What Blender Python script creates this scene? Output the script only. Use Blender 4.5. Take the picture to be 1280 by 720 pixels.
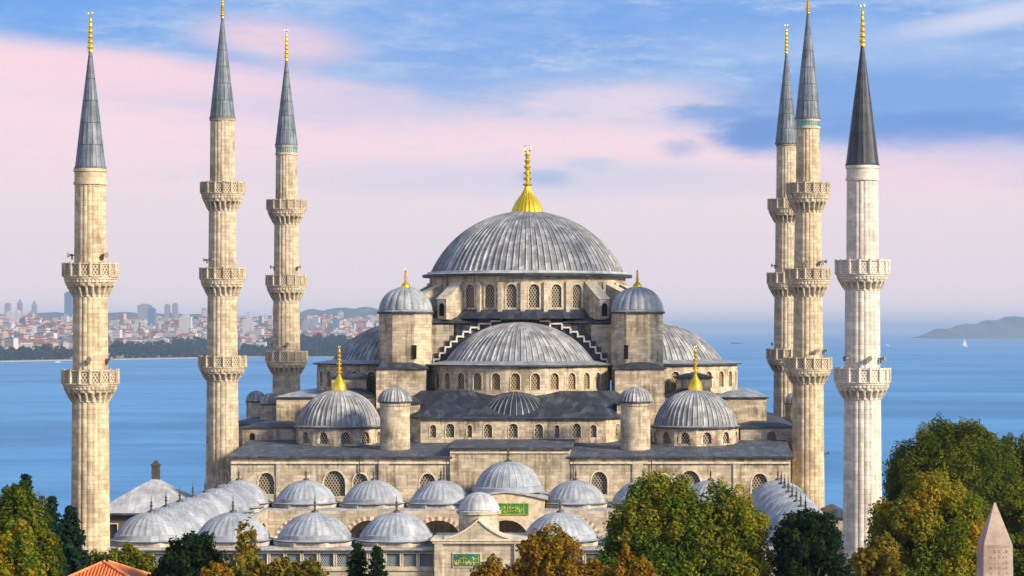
import bpy, math, random
import numpy as np
from math import pi, sin, cos, sqrt, radians, degrees, atan2
random.seed(7); rng = np.random.default_rng(11)

for o in list(bpy.data.objects): bpy.data.objects.remove(o)
scene = bpy.context.scene
COL = scene.collection

# ------------------------------------------------------------------ camera
CX, CZ, F = 14.8, 30.0, 3311.0          # camera x, height, focal length in photo pixels
VX, VY = 811.0, 412.0                   # where the view axis meets the photo
cam_d = bpy.data.cameras.new('camera'); cam = bpy.data.objects.new('camera', cam_d); COL.objects.link(cam)
cam.location = (CX, 0, CZ); cam.rotation_euler = (pi/2, 0, 0)
cam_d.sensor_width = 36; cam_d.lens = 36*F/1280
cam_d.shift_x = -(VX-640)/1280; cam_d.shift_y = (VY-360)/1280
cam_d.clip_start = 1; cam_d.clip_end = 250000
scene.camera = cam
def at(px, py, D): return (CX+(px-VX)*D/F, D, CZ-(py-VY)*D/F)
def xz(px, D): return CX+(px-VX)*D/F
def zz(py, D): return CZ-(py-VY)*D/F

# ------------------------------------------------------------------ render settings
scene.render.engine = 'CYCLES'
scene.cycles.use_denoising = True
scene.cycles.max_bounces = 5; scene.cycles.diffuse_bounces = 3; scene.cycles.glossy_bounces = 2
scene.cycles.transmission_bounces = 3; scene.cycles.volume_bounces = 0; scene.cycles.transparent_max_bounces = 6
scene.cycles.caustics_reflective = False; scene.cycles.caustics_refractive = False
scene.view_settings.view_transform = 'Standard'; scene.view_settings.look = 'None'
EXPOSURE = 0.6
scene.view_settings.exposure = EXPOSURE; scene.view_settings.gamma = 1.0
scene.view_settings.use_curve_mapping = False

# ------------------------------------------------------------------ sun
SUN_EL, SUN_AZ = 24.0, 122.0            # azimuth clockwise from +Y
sd = bpy.data.lights.new('sun', 'SUN'); so = bpy.data.objects.new('sun', sd); COL.objects.link(so)
sd.energy = 4.2; sd.angle = radians(10.0); sd.color = (1.0, 0.845, 0.60)
so.rotation_euler = (radians(90-SUN_EL), 0, radians(180-SUN_AZ))
so.location = (200, -150, 200)

# ------------------------------------------------------------------ node expression helper
class E:
    nt = None
    def __init__(s, sock): s.s = sock
    @staticmethod
    def m(op, *a, clamp=False):
        n = E.nt.nodes.new('ShaderNodeMath'); n.operation = op; n.use_clamp = clamp
        for i, v in enumerate(a):
            if isinstance(v, E): E.nt.links.new(v.s, n.inputs[i])
            else: n.inputs[i].default_value = float(v)
        return E(n.outputs[0])
    def __add__(a, b): return E.m('ADD', a, b)
    def __radd__(a, b): return E.m('ADD', b, a)
    def __sub__(a, b): return E.m('SUBTRACT', a, b)
    def __rsub__(a, b): return E.m('SUBTRACT', b, a)
    def __mul__(a, b): return E.m('MULTIPLY', a, b)
    def __rmul__(a, b): return E.m('MULTIPLY', b, a)
    def __truediv__(a, b): return E.m('DIVIDE', a, b)
    def __pow__(a, b): return E.m('POWER', a, b)
def sstep(x, a, b):
    n = E.nt.nodes.new('ShaderNodeMapRange'); n.interpolation_type = 'SMOOTHSTEP'
    E.nt.links.new(x.s, n.inputs[0]); n.inputs[1].default_value = a; n.inputs[2].default_value = b
    n.inputs[3].default_value = 0; n.inputs[4].default_value = 1
    return E(n.outputs[0])
def lin(c): return tuple((v/12.92 if v <= .04045 else ((v+.055)/1.055)**2.4) for v in c)
def cmix(fac, a, b, mode='MIX'):
    n = E.nt.nodes.new('ShaderNodeMix'); n.data_type = 'RGBA'; n.blend_type = mode
    if isinstance(fac, E): E.nt.links.new(fac.s, n.inputs[0])
    else: n.inputs[0].default_value = fac
    for k, v in ((6, a), (7, b)):
        if isinstance(v, E): E.nt.links.new(v.s, n.inputs[k])
        else: n.inputs[k].default_value = (*v, 1)
    return E(n.outputs[2])
def comb(x, y, z):
    n = E.nt.nodes.new('ShaderNodeCombineXYZ')
    for i, v in enumerate((x, y, z)):
        if isinstance(v, E): E.nt.links.new(v.s, n.inputs[i])
        else: n.inputs[i].default_value = v
    return E(n.outputs[0])
def noise(vec, scale, detail=4, rough=.55, out=0, distort=0):
    n = E.nt.nodes.new('ShaderNodeTexNoise'); n.inputs['Scale'].default_value = scale
    n.inputs['Detail'].default_value = detail; n.inputs['Roughness'].default_value = rough
    n.inputs['Distortion'].default_value = distort
    if vec is not None: E.nt.links.new(vec.s, n.inputs['Vector'])
    return E(n.outputs[out])
def sepxyz(v):
    n = E.nt.nodes.new('ShaderNodeSeparateXYZ'); E.nt.links.new(v.s, n.inputs[0])
    return E(n.outputs[0]), E(n.outputs[1]), E(n.outputs[2])
def texco(name):
    n = E.nt.nodes.new('ShaderNodeTexCoord'); return E(n.outputs[name])

# ------------------------------------------------------------------ world: Nishita above, evening cloud decks low down
world = bpy.data.worlds.new('World'); scene.world = world; world.use_nodes = True
nt = world.node_tree; nt.nodes.clear(); E.nt = nt
wout = nt.nodes.new('ShaderNodeOutputWorld'); bg = nt.nodes.new('ShaderNodeBackground')
nt.links.new(bg.outputs[0], wout.inputs[0])
sky = nt.nodes.new('ShaderNodeTexSky'); sky.sky_type = 'NISHITA'; sky.sun_disc = False
sky.sun_elevation = radians(SUN_EL); sky.sun_rotation = radians(SUN_AZ)
SKY_STRENGTH = 0.15
bg.inputs[1].default_value = SKY_STRENGTH
dx, dy, dz = sepxyz(texco('Generated'))
az = E.m('MULTIPLY', E.m('ARCTAN2', dx, dy), 180/pi)
el = E.m('MULTIPLY', E.m('ARCSINE', dz), 180/pi)
def A_(px): return degrees(math.atan((px-VX)/F))
def EL_(py): return degrees(math.atan((VY-py)/F))
wv = comb(az*0.22, el*0.95, 3.7)
n1 = noise(wv, 0.9, 7, .6) - 0.5
n2 = noise(comb(az*0.42, el*1.9, 9.1), 1.9, 7, .65) - 0.5
n3 = noise(comb(az*0.16, el*1.1, 1.3), 0.55, 4, .5) - 0.5
n4 = noise(comb(az*0.9, el*3.2, 5.5), 1.4, 7, .68) - 0.5          # fine wisps
n5 = noise(comb(az*0.35 + n1*.8, el*2.6 + n2*.5, 12.5), 1.1, 6, .6) - 0.5
def blob(px, py, rx, ry, soft=.6, nz=1.0, tilt=0.0):
    """soft-edged cloud patch centred on a direction, ragged by the noise"""
    a, e = A_(px), EL_(py); rx, ry = rx*180/pi/F, ry*180/pi/F
    u = az - a; v = el - e - u*tilt
    d = E.m('SQRT', (u/rx)**2.0 + E.m('ABSOLUTE', v/ry)**2.0)
    return 1.0 - sstep(d + n1*(1.9*nz) + n2*(1.5*nz) + n4*(1.6*nz), 1.0-soft, 1.0+soft)
C = lambda r, g, b: lin((r/255, g/255, b/255))
lowc = cmix(sstep(el, 0.0, 1.8), C(255, 236, 234), C(240, 226, 231))
base = cmix(sstep(el + n1*0.6, 2.0, 4.4), lowc, C(252, 224, 233))
base = cmix(sstep(n5 + n4*.5, .02, .26)*sstep(el, 1.6, 3.2)*.5, base, C(222, 219, 236))
# blue upper deck, its lower edge sinking to the right
edge = EL_(66) - (az - A_(0))*0.125
up = sstep(el - edge + n1*1.2 + n2*.5 + n4*.5, -0.22, 0.50)
blue = cmix(sstep(n3 + n2*.6 + n4*.35, -0.20, 0.22), C(128, 173, 234), C(184, 207, 240))
blue = cmix(sstep(n5 + n4*.7, .05, .30)*.7, blue, C(205, 214, 240))
base = cmix(up, base, blue)
base = cmix(blob(700, 222, 340, 20, .8, .5)*0.55, base, C(203, 213, 236))
base = cmix(blob(520, 118, 300, 34, .8, .6)*0.55, base, C(170, 194, 235))
base = cmix(blob(345, 52, 95, 24, .6, .5, -.10)*0.95, base, C(253, 219, 227))
base = cmix(blob(120, 92, 260, 24, .7, .4, -.08)*0.8, base, C(254, 219, 230))
base = cmix(blob(60, 14, 170, 36, .8, .5)*0.75, base, C(112, 168, 240))
base = cmix(blob(640, 30, 330, 42, .8, .7)*0.55, base, C(120, 168, 236))
base = cmix(blob(800, 128, 150, 28, .7, .6)*0.85, base, C(240, 223, 235))
base = cmix(blob(1130, 122, 230, 52, .5, .5)*0.9, base, C(128, 171, 231))
base = cmix(blob(1080, 60, 190, 26, .7, .7)*0.6, base, C(176, 201, 240))
base = cmix(blob(1245, 24, 110, 13, .7, .5, .16)*0.85, base, C(218, 221, 243))
base = cmix(blob(1190, 160, 160, 18, .6, .5)*0.75, base, C(118, 158, 221))
base = cmix(blob(945, 172, 50, 22, .6, .7)*0.95, base, C(118, 158, 222))
base = cmix(blob(893, 141, 40, 9, .7, .75)*0.75, base, C(132, 168, 226))
base = cmix(blob(683, 222, 30, 9, .75, .75)*0.65, base, C(160, 189, 232))
base = cmix(blob(852, 186, 24, 9, .8, .8)*0.6, base, C(156, 180, 226))
base = cmix(blob(735, 205, 30, 8, .8, .8)*0.4, base, C(180, 198, 230))
base = cmix(blob(1190, 215, 190, 30, .8, .6)*0.75, base, C(248, 219, 231))
scaled = E.nt.nodes.new('ShaderNodeVectorMath'); scaled.operation = 'SCALE'
nt.links.new(base.s, scaled.inputs[0]); scaled.inputs['Scale'].default_value = 2**-EXPOSURE/SKY_STRENGTH
fin = cmix(sstep(el, 9.0, 30.0), E(scaled.outputs[0]), E(sky.outputs[0]))
nt.links.new(fin.s, bg.inputs[0])

# ------------------------------------------------------------------ materials
MATS = {}
def newmat(name):
    m = bpy.data.materials.new(name); m.use_nodes = True; nt = m.node_tree; E.nt = nt
    MATS[name] = m
    return m, nt.nodes['Principled BSDF']
def setc(bsdf, key, v):
    if isinstance(v, E): E.nt.links.new(v.s, bsdf.inputs[key])
    elif isinstance(v, tuple): bsdf.inputs[key].default_value = (*v, 1)
    else: bsdf.inputs[key].default_value = v
def bump(bsdf, h, strength, dist):
    n = E.nt.nodes.new('ShaderNodeBump'); n.inputs['Strength'].default_value = strength
    n.inputs['Distance'].default_value = dist; E.nt.links.new(h.s, n.inputs['Height'])
    E.nt.links.new(n.outputs[0], bsdf.inputs['Normal'])
def plain(name, c, rough=.6, metal=0., spec=.3, var=.25, scale=1.5):
    m, b = newmat(name)
    f = noise(texco('Object'), scale, 5, .6)
    col = cmix(sstep(f, .3, .7), tuple(v*(1-var) for v in c), tuple(min(1, v*(1+var)) for v in c))
    setc(b, 'Base Color', col); setc(b, 'Roughness', rough); setc(b, 'Metallic', metal)
    setc(b, 'Specular IOR Level', spec)
    return m
def stone(name, c1, c2, bw=.85, rh=.36, stain=(.15, .115, .08), st=.55, mort=.78, flute=False):
    m, b = newmat(name)
    uv = texco('UV'); br = E.nt.nodes.new('ShaderNodeTexBrick')
    E.nt.links.new(uv.s, br.inputs['Vector'])
    br.inputs['Scale'].default_value = 1; br.inputs['Brick Width'].default_value = bw
    br.inputs['Row Height'].default_value = rh; br.inputs['Mortar Size'].default_value = .014
    br.inputs['Mortar Smooth'].default_value = .5; br.inputs['Bias'].default_value = -.05
    br.inputs['Color1'].default_value = (*c1, 1); br.inputs['Color2'].default_value = (*c2, 1)
    br.inputs['Mortar'].default_value = (*[v*mort for v in c2], 1)
    col = E(br.outputs['Color'])
    ob = texco('Object'); x, y, z = sepxyz(ob)
    u, v, _ = sepxyz(uv)
    big = noise(ob, .33, 5, .6); streak = noise(comb(x*2.2, y*2.2, z*.22), 1.0, 5, .65)
    patch = noise(comb(u*.55, v*1.15, 0.0), 1.0, 3, .5)
    fine = noise(ob, 5.0, 4, .6)
    col = cmix(sstep(patch, .53, .63)*.5, col, tuple(min(1, v*1.18) for v in c1))
    col = cmix(sstep(patch, .47, .37)*.45, col, tuple(v*.72 for v in c2))
    cu = E.m('FLOOR', u/(bw*1.7) + E.m('FLOOR', v/rh)*.37); cv = E.m('FLOOR', v/rh)
    wn = E.nt.nodes.new('ShaderNodeTexWhiteNoise'); wn.noise_dimensions = '2D'; E.nt.links.new(comb(cu, cv, 0.0).s, wn.inputs['Vector'])
    rnd = E(wn.outputs['Value'])
    col = cmix(sstep(rnd, .78, .92)*.3, col, tuple(min(1, v*1.22) for v in c1))
    col = cmix(sstep(rnd, .2, .1)*.35, col, tuple(v*.66 for v in c2))
    rain = noise(comb(u*1.9, v*.10, 5.0), 1.0, 5, .7)
    col = cmix(sstep(big + (streak-.5)*1.1, .46, .76)*st, col, stain)
    col = cmix(sstep(rain + (big-.5)*.9, .52, .72)*E.m('MINIMUM', st*1.15, 1.0), col, tuple(k*1.15 for k in stain))
    col = cmix(sstep(rain + (patch-.5)*.5, .44, .30)*.35, col, tuple(min(1, k*1.12) for k in c1))
    col = cmix(sstep(fine, .40, .72)*.22, col, tuple(v*.7 for v in c2))
    setc(b, 'Base Color', col); setc(b, 'Roughness', .85); setc(b, 'Specular IOR Level', .2)
    h = E(br.outputs['Fac'])*-1.0 + fine*.6 + streak*.5
    bump(b, h, .6, .05)
    return m
def lead(name, c, light, amt=.5, seams=None, rough=.5, uscale=1.6):
    """weathered lead sheet: oxide streaks that run down the fall of the roof (UV: u across, v along)"""
    m, b = newmat(name)
    uv = texco('UV'); u, v, _ = sepxyz(uv); ob = texco('Object')
    oi = E.nt.nodes.new('ShaderNodeObjectInfo'); rnd = E(oi.outputs['Random'])
    sh_ = E.nt.nodes.new('ShaderNodeVectorMath'); E.nt.links.new(ob.s, sh_.inputs[0]); E.nt.links.new(comb(rnd*37.0, rnd*91.0, rnd*13.0).s, sh_.inputs[1]); ob = E(sh_.outputs[0])
    cu = E.m('FLOOR', u/.66); wv_ = v/1.45 + E.m('FRACT', cu*.618)*.6; cv = E.m('FLOOR', wv_)
    wn = E.nt.nodes.new('ShaderNodeTexWhiteNoise'); wn.noise_dimensions = '3D'; E.nt.links.new(comb(cu, cv, rnd*50.0).s, wn.inputs['Vector'])
    sheet = E(wn.outputs['Value']); seam = E.m('ABSOLUTE', E.m('FRACT', wv_) - .5)
    u = u + rnd*40.0
    st = noise(comb(u*uscale, v*.22, 0.0), 1.0, 4, .6); mott = noise(ob, .7, 5, .65)
    fine = noise(ob, 4.0, 3, .6)
    col = cmix(sstep(mott, .3, .7), tuple(k*.72 for k in c), tuple(k*1.22 for k in c))
    col = cmix(sstep(st + (mott-.5)*.6, .5, .72)*amt, col, light)
    col = cmix(sstep(fine, .5, .75)*.3, col, tuple(k*.55 for k in c))
    col = cmix(sstep(sheet, .55, 1.0)*.32, col, tuple(k*.6 for k in c)); col = cmix(sstep(sheet, .3, 0.0)*.3, col, light)
    col = cmix(sstep(seam, .475, .49)*.45, col, tuple(k*.45 for k in c))
    hh = fine*.4 + mott*.8
    if seams:
        br = E.nt.nodes.new('ShaderNodeTexBrick'); E.nt.links.new(uv.s, br.inputs['Vector'])
        br.offset = 0.5; br.inputs['Scale'].default_value = 1
        br.inputs['Brick Width'].default_value = seams[0]; br.inputs['Row Height'].default_value = seams[1]
        br.inputs['Mortar Size'].default_value = seams[2]
        br.inputs['Color1'].default_value = (1, 1, 1, 1); br.inputs['Color2'].default_value = (.8, .8, .8, 1)
        br.inputs['Mortar'].default_value = (.35, .35, .36, 1)
        col = cmix(.85, col, E(br.outputs['Color']), 'MULTIPLY')
        hh = hh + E(br.outputs['Fac'])*1.0
    setc(b, 'Base Color', col); setc(b, 'Roughness', rough); setc(b, 'Metallic', .0); setc(b, 'Specular IOR Level', .3)
    bump(b, hh, .45, .05)
    return m
def lattice(name, stonec, hole, scale, rad):
    """pierced stone or plaster grille: staggered round holes, the shade behind them put in as colour"""
    m, b = newmat(name)
    u, v, _ = sepxyz(texco('UV'))
    def cell(off):
        a = E.m('FRACT', u*scale + off) - .5; c = E.m('FRACT', v*scale*.62 + off) - .5
        return E.m('SQRT', a*a + c*c*1.6)
    d = E.m('MINIMUM', cell(0.0), cell(.5))
    f = sstep(d, rad*.85, rad*1.1)
    nz = noise(texco('Object'), 2.5, 3, .6)
    col = cmix(f, hole, cmix(nz, tuple(k*.7 for k in stonec), stonec))
    setc(b, 'Base Color', col); setc(b, 'Roughness', .8); setc(b, 'Specular IOR Level', .15)
    bump(b, f, .6, .04)
    return m

stone('stone', (.68, .575, .425), (.40, .33, .235), st=.7)
stone('stone_grey', (.52, .465, .375), (.32, .28, .225), st=.75)
stone('stone_warm', (.64, .54, .40), (.41, .345, .25), st=.65)
stone('stone_minaret', (.63, .535, .40), (.43, .355, .255), bw=.7, rh=.4, st=.5, stain=(.17, .14, .105))
stone('stone_minaret_gold', (.68, .555, .385), (.45, .36, .245), bw=.7, rh=.4, st=.45, stain=(.2, .15, .1))
stone('stone_minaret_white', (.74, .68, .60), (.56, .51, .45), bw=.7, rh=.4, st=.35, stain=(.30, .27, .24), mort=.7)
stone('stone_carved', (.66, .57, .43), (.46, .385, .285), bw=.6, rh=.25, st=.6, stain=(.15, .115, .085))
stone('stone_carved_white', (.72, .66, .57), (.56, .50, .43), bw=.6, rh=.25, st=.4, stain=(.25, .2, .16))
stone('stone_pale', (.62, .54, .43), (.46, .39, .30), st=.45)
stone('granite', (.44, .345, .29), (.36, .28, .235), bw=40, rh=40, stain=(.24, .17, .14), st=.6)
plain('coping_stone', (.72, .68, .60), .8, spec=.2)
plain('granite_cut', (.27, .20, .165), .9, spec=.1)
plain('trim_stone', (.62, .55, .43), .8, spec=.2)
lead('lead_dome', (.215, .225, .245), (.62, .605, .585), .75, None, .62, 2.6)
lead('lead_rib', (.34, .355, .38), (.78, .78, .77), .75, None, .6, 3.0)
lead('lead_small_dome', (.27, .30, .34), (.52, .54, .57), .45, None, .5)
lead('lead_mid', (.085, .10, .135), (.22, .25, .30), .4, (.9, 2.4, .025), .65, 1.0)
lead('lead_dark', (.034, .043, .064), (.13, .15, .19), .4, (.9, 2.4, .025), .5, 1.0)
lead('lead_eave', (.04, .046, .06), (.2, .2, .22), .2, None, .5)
lead('lead_ledge', (.40, .42, .45), (.6, .6, .6), .5, None, .5)
lead('lead_pale', (.35, .385, .45), (.50, .51, .54), .5, (.95, 1.6, .012), .55)
lead('lead_white', (.46, .475, .52), (.58, .58, .60), .5, (.8, 1.7, .012), .55)
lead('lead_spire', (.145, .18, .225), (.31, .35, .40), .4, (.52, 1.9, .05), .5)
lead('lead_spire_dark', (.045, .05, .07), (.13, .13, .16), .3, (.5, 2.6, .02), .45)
m, b = newmat('gold'); gn = noise(texco('Object'), 2.2, 5, .65); setc(b, 'Base Color', cmix(sstep(gn, .42, .72)*.6, (1.0, .66, .04), (.62, .33, .03))); setc(b, 'Metallic', .75); setc(b, 'Roughness', gn*.35+.1)
plain('bronze', (.10, .09, .075), .5, .4)
plain('speaker_grey', (.19, .18, .17), .6)
plain('iron', (.05, .05, .055), .6)
plain('opening_shade', (.018, .016, .015), .9, spec=.05)  # near-black colour standing for the shade inside niches and openings
lattice('grille', (.46, .39, .29), (.05, .044, .038), 3.1, .34)
lattice('grille_warm', (.46, .34, .20), (.10, .07, .042), 3.1, .32)  # holes lightened and warmed in colour to suggest light from inside
lattice('grille_parapet', (.60, .51, .37), (.16, .12, .085), 3.4, .30)
lattice('grille_parapet_white', (.74, .68, .6), (.34, .3, .26), 3.4, .27)
lattice('grille_metal', (.30, .36, .42), (.05, .06, .075), 5.5, .30)
plain('voussoir_red', (.36, .19, .14), .8)
plain('voussoir_white', (.66, .58, .46), .8)
plain('turquoise', (.03, .30, .38), .4, spec=.5)
plain('tile_blue_white', (.45, .55, .58), .4, spec=.5)
plain('cream_plaster', (.70, .56, .40), .8)
plain('panel_green', (.035, .24, .05), .6)
plain('panel_teal', (.03, .16, .10), .6)
plain('script_gold', (.80, .62, .10), .4, .3)
plain('wood_brown', (.13, .085, .06), .7)
plain('glass_dark', (.02, .025, .03), .15, spec=.5)

m, b = newmat('roof_tile')
u, v, _ = sepxyz(texco('UV'))
w1 = E.m('SINE', u*(2*pi/.22)); w2 = E.m('FRACT', v/.36)
nz = noise(texco('Object'), 3, 4, .6)
setc(b, 'Base Color', cmix(sstep(nz, .3, .7), (.48, .105, .03), (.72, .20, .06))); setc(b, 'Roughness', .75)
bump(b, w1*.6 + w2*.6, .8, .06)
plain('roof_ridge', (.62, .24, .10), .75)

m, b = newmat('turf')
nz = noise(texco('Object'), .08, 6, .6)
setc(b, 'Base Color', cmix(sstep(nz, .42, .58), (.05, .085, .03), (.20, .18, .155))); setc(b, 'Roughness', .9)
plain('paving', (.30, .28, .25), .85)
m, b = newmat('far_land')
nz = noise(texco('Object'), .004, 6, .65)
setc(b, 'Base Color', cmix(sstep(nz, .4, .6), (.045, .075, .04), (.22, .19, .16))); setc(b, 'Roughness', .9)
m, b = newmat('far_hill')
nz = noise(texco('Object'), .0015, 6, .65)
setc(b, 'Base Color', cmix(sstep(nz, .4, .6), (.04, .07, .045), (.09, .11, .07))); setc(b, 'Roughness', .9)
m, b = newmat('sea')
geo = E.nt.nodes.new('ShaderNodeNewGeometry'); pos = E(geo.outputs['Position']); x, y, z = sepxyz(pos)
s1 = noise(comb(x*.0022, y*.0042, 0.0), 1.0, 6, .6, distort=.6); s2 = noise(comb(x*.02, y*.02, 4.0), 1.0, 4, .6)
s3 = noise(comb(x*.0005, y*.0012, 8.0), 1.0, 4, .5)
col = cmix(sstep(s1 + (s3-.5)*.6, .36, .64), (.04, .20, .45), (.085, .315, .63))
col = cmix(sstep(s2, .52, .72)*.45, col, (.03, .13, .34))
s4 = noise(comb(x*.006, y*.03, 1.0), 1.0, 5, .65)
col = cmix(sstep(s4, .55, .70)*.5, col, (.03, .135, .34))
col = cmix(sstep(s4, .42, .30)*.4, col, (.16, .40, .70))
s5 = noise(comb(x*.03, y*.07, 6.0), 1.0, 4, .7)
col = cmix(sstep(s5, .54, .70)*.4, col, (.03, .14, .35)); col = cmix(sstep(s5, .44, .32)*.3, col, (.17, .40, .68))
setc(b, 'Base Color', col); setc(b, 'Roughness', .42); setc(b, 'Specular IOR Level', .22)
bump(b, noise(comb(x*.12, y*.12, 2.0), 1.0, 5, .65)*1.0 + s2*2.0, .5, 1.0)

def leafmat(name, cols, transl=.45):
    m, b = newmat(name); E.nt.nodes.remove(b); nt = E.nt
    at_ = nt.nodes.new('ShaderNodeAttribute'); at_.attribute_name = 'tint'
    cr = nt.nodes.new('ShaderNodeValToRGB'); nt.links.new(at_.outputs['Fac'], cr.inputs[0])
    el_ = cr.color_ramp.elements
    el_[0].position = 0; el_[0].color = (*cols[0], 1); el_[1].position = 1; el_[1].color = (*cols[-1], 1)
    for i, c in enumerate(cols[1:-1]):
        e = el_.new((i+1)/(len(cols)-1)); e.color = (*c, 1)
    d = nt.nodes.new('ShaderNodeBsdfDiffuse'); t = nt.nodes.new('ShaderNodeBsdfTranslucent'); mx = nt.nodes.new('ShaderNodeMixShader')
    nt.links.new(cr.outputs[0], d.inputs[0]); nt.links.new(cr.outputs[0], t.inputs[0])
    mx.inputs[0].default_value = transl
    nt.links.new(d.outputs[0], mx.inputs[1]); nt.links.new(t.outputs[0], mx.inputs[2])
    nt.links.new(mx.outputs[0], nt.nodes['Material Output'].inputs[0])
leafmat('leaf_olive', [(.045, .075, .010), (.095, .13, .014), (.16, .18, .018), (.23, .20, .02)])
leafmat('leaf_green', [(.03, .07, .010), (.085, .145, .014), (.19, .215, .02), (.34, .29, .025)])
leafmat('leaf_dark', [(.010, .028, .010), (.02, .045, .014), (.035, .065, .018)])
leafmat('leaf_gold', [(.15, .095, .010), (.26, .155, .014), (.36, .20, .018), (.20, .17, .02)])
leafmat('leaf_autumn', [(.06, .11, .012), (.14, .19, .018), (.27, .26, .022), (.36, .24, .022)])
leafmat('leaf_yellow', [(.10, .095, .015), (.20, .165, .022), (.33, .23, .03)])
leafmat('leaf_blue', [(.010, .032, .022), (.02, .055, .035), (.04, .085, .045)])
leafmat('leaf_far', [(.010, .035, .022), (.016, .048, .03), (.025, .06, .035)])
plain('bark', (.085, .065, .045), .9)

# ------------------------------------------------------------------ mesh builder
class MB:
    def __init__(s): s.V = []; s.F = []; s.UV = []; s.MI = []
    def face(s, pts, uv=None, mi=0):
        b = len(s.V); s.V += [tuple(p) for p in pts]; s.F.append(tuple(range(b, b+len(pts))))
        s.UV.append(uv or s.auto(pts)); s.MI.append(mi)
    @staticmethod
    def auto(p):
        a, b, c = p[0], p[1], p[2]
        ux, uy, uz = b[0]-a[0], b[1]-a[1], b[2]-a[2]; d = p[3] if len(p) > 3 else c
        vx, vy, vz = d[0]-a[0], d[1]-a[1], d[2]-a[2]
        nx, ny, nz = uy*vz-uz*vy, uz*vx-ux*vz, ux*vy-uy*vx
        L = sqrt(nx*nx+ny*ny+nz*nz) or 1; nx /= L; ny /= L; nz /= L
        h = sqrt(nx*nx+ny*ny)
        if h < .12: return [(q[0], q[1]) for q in p]
        tx, ty = -ny/h, nx/h
        if abs(tx) > abs(ty):
            if tx < 0: tx, ty = -tx, -ty
        elif ty < 0: tx, ty = -tx, -ty
        return [(q[0]*tx+q[1]*ty, q[2]/max(h, .25)) for q in p]
    def grid(s, P, U=None, close=False, mi=0):
        b = len(s.V); R = len(P); Cc = len(P[0])
        for r in P: s.V += [tuple(p) for p in r]
        for i in range(R-1):
            for j in range(Cc if close else Cc-1):
                k = (j+1) % Cc
                s.F.append((b+i*Cc+j, b+i*Cc+k, b+(i+1)*Cc+k, b+(i+1)*Cc+j))
                if U: 
                    u1 = U[i][j+1] if j+1 < len(U[i]) else U[i][j]
                    u2 = U[i+1][j+1] if j+1 < len(U[i+1]) else U[i+1][j]
                    s.UV.append([U[i][j], u1, u2, U[i+1][j]])
                else: s.UV.append(s.auto([P[i][j], P[i][k], P[i+1][k], P[i+1][j]]))
                s.MI.append(mi)
    def box(s, x0, x1, y0, y1, z0, z1, mi=0, bottom=True):
        p = [(x0, y0), (x1, y0), (x1, y1), (x0, y1)]; s.prism(p, z0, z1, mi, bottom)
    def prism(s, poly, z0, z1, mi=0, bottom=True, top=True):
        n = len(poly)
        for i in range(n):
            a, b = poly[i], poly[(i+1) % n]
            s.face([(a[0], a[1], z0), (b[0], b[1], z0), (b[0], b[1], z1), (a[0], a[1], z1)], mi=mi)
        if top: s.face([(p[0], p[1], z1) for p in poly], mi=mi)
        if bottom: s.face([(p[0], p[1], z0) for p in reversed(poly)], mi=mi)
    def frustum(s, pa, za, pb, zb, mi=0, top=True):
        n = len(pa)
        for i in range(n):
            j = (i+1) % n
            a, b, c, d = (*pa[i], za), (*pa[j], za), (*pb[j], zb), (*pb[i], zb)
            L = math.hypot(b[0]-a[0], b[1]-a[1]); T = math.hypot(c[0]-d[0], c[1]-d[1])
            S = sqrt(sum(((a[k]+b[k])/2-(c[k]+d[k])/2)**2 for k in range(3)))
            s.face([a, b, c, d], [(-L/2, 0), (L/2, 0), (T/2, S), (-T/2, S)], mi)
        if top: s.face([(p[0], p[1], zb) for p in pb], mi=mi)
    def lathe(s, prof, cx, cy, n=32, a0=0., a1=2*pi, mod=None, uref=None, mi=0, angs=None):
        full = abs(a1-a0-2*pi) < 1e-6
        if angs is None: angs = [(a0+(a1-a0)*k/n) for k in range(n if full else n+1)]
        P = []; U = []; v = 0; R0 = uref or max(r for r, z in prof)
        for i, (r, z) in enumerate(prof):
            if i: v += math.hypot(r-prof[i-1][0], z-prof[i-1][1])
            row = []; ur = []
            for j, t in enumerate(angs):
                rr = r + (mod(t, i, j) if mod else 0)
                row.append((cx+rr*sin(t), cy-rr*cos(t), z)); ur.append((t*R0, v))
            if full: ur.append((a1*R0, v))
            P.append(row); U.append(ur)
        s.grid(P, U, close=full, mi=mi)
    def dome(s, cx, cy, z0, r, h, ribs=0, ribh=.1, a0=0., a1=2*pi, rings=14, topcut=0., mi=0, lobes=False, ribmat=True):
        if h <= r*.98:
            R = (r*r+h*h)/(2*h); t0 = math.asin(min(1, r/R))
            prof = [(R*sin(t0*(1-k/rings)), z0+h-R+R*cos(t0*(1-k/rings))) for k in range(rings+1)]
        else: prof = [(r*cos(pi/2*k/rings), z0+h*sin(pi/2*k/rings)) for k in range(rings+1)]
        prof[-1] = (max(.02, topcut), prof[-1][1])
        if not ribs:
            s.lathe(prof, cx, cy, 40, a0, a1, mi=mi); return
        angs = []; off = []
        st = 2*pi/ribs; cnt = int(round((a1-a0)/st))
        if lobes:
            for k in range(cnt):
                for q in (0, .18, .5, .82): angs.append(a0+(k+q)*st); off.append({0: 0, .18: .65, .5: 1, .82: .65}[q])
        else:
            w = .13*st
            for k in range(cnt):
                c = a0+(k+.5)*st
                for d_, o_ in ((-w*1.2, 0), (-w*.6, 1), (w*.6, 1), (w*1.2, 0)): angs.append(c+d_); off.append(o_ if True else 0)
        full = abs(a1-a0-2*pi) < 1e-6
        if not full: angs.append(a1); off.append(0)
        def mod(t, i, j):
            f = prof[i][0]/r
            k = j//4
            if not lobes and k % 2 and i > rings*.72: return 0
            return ribh*off[j]*min(1, f*1.6)
        f0 = len(s.F); s.lathe(prof, cx, cy, len(angs), a0, a1, mod, mi=mi, angs=angs)
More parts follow.
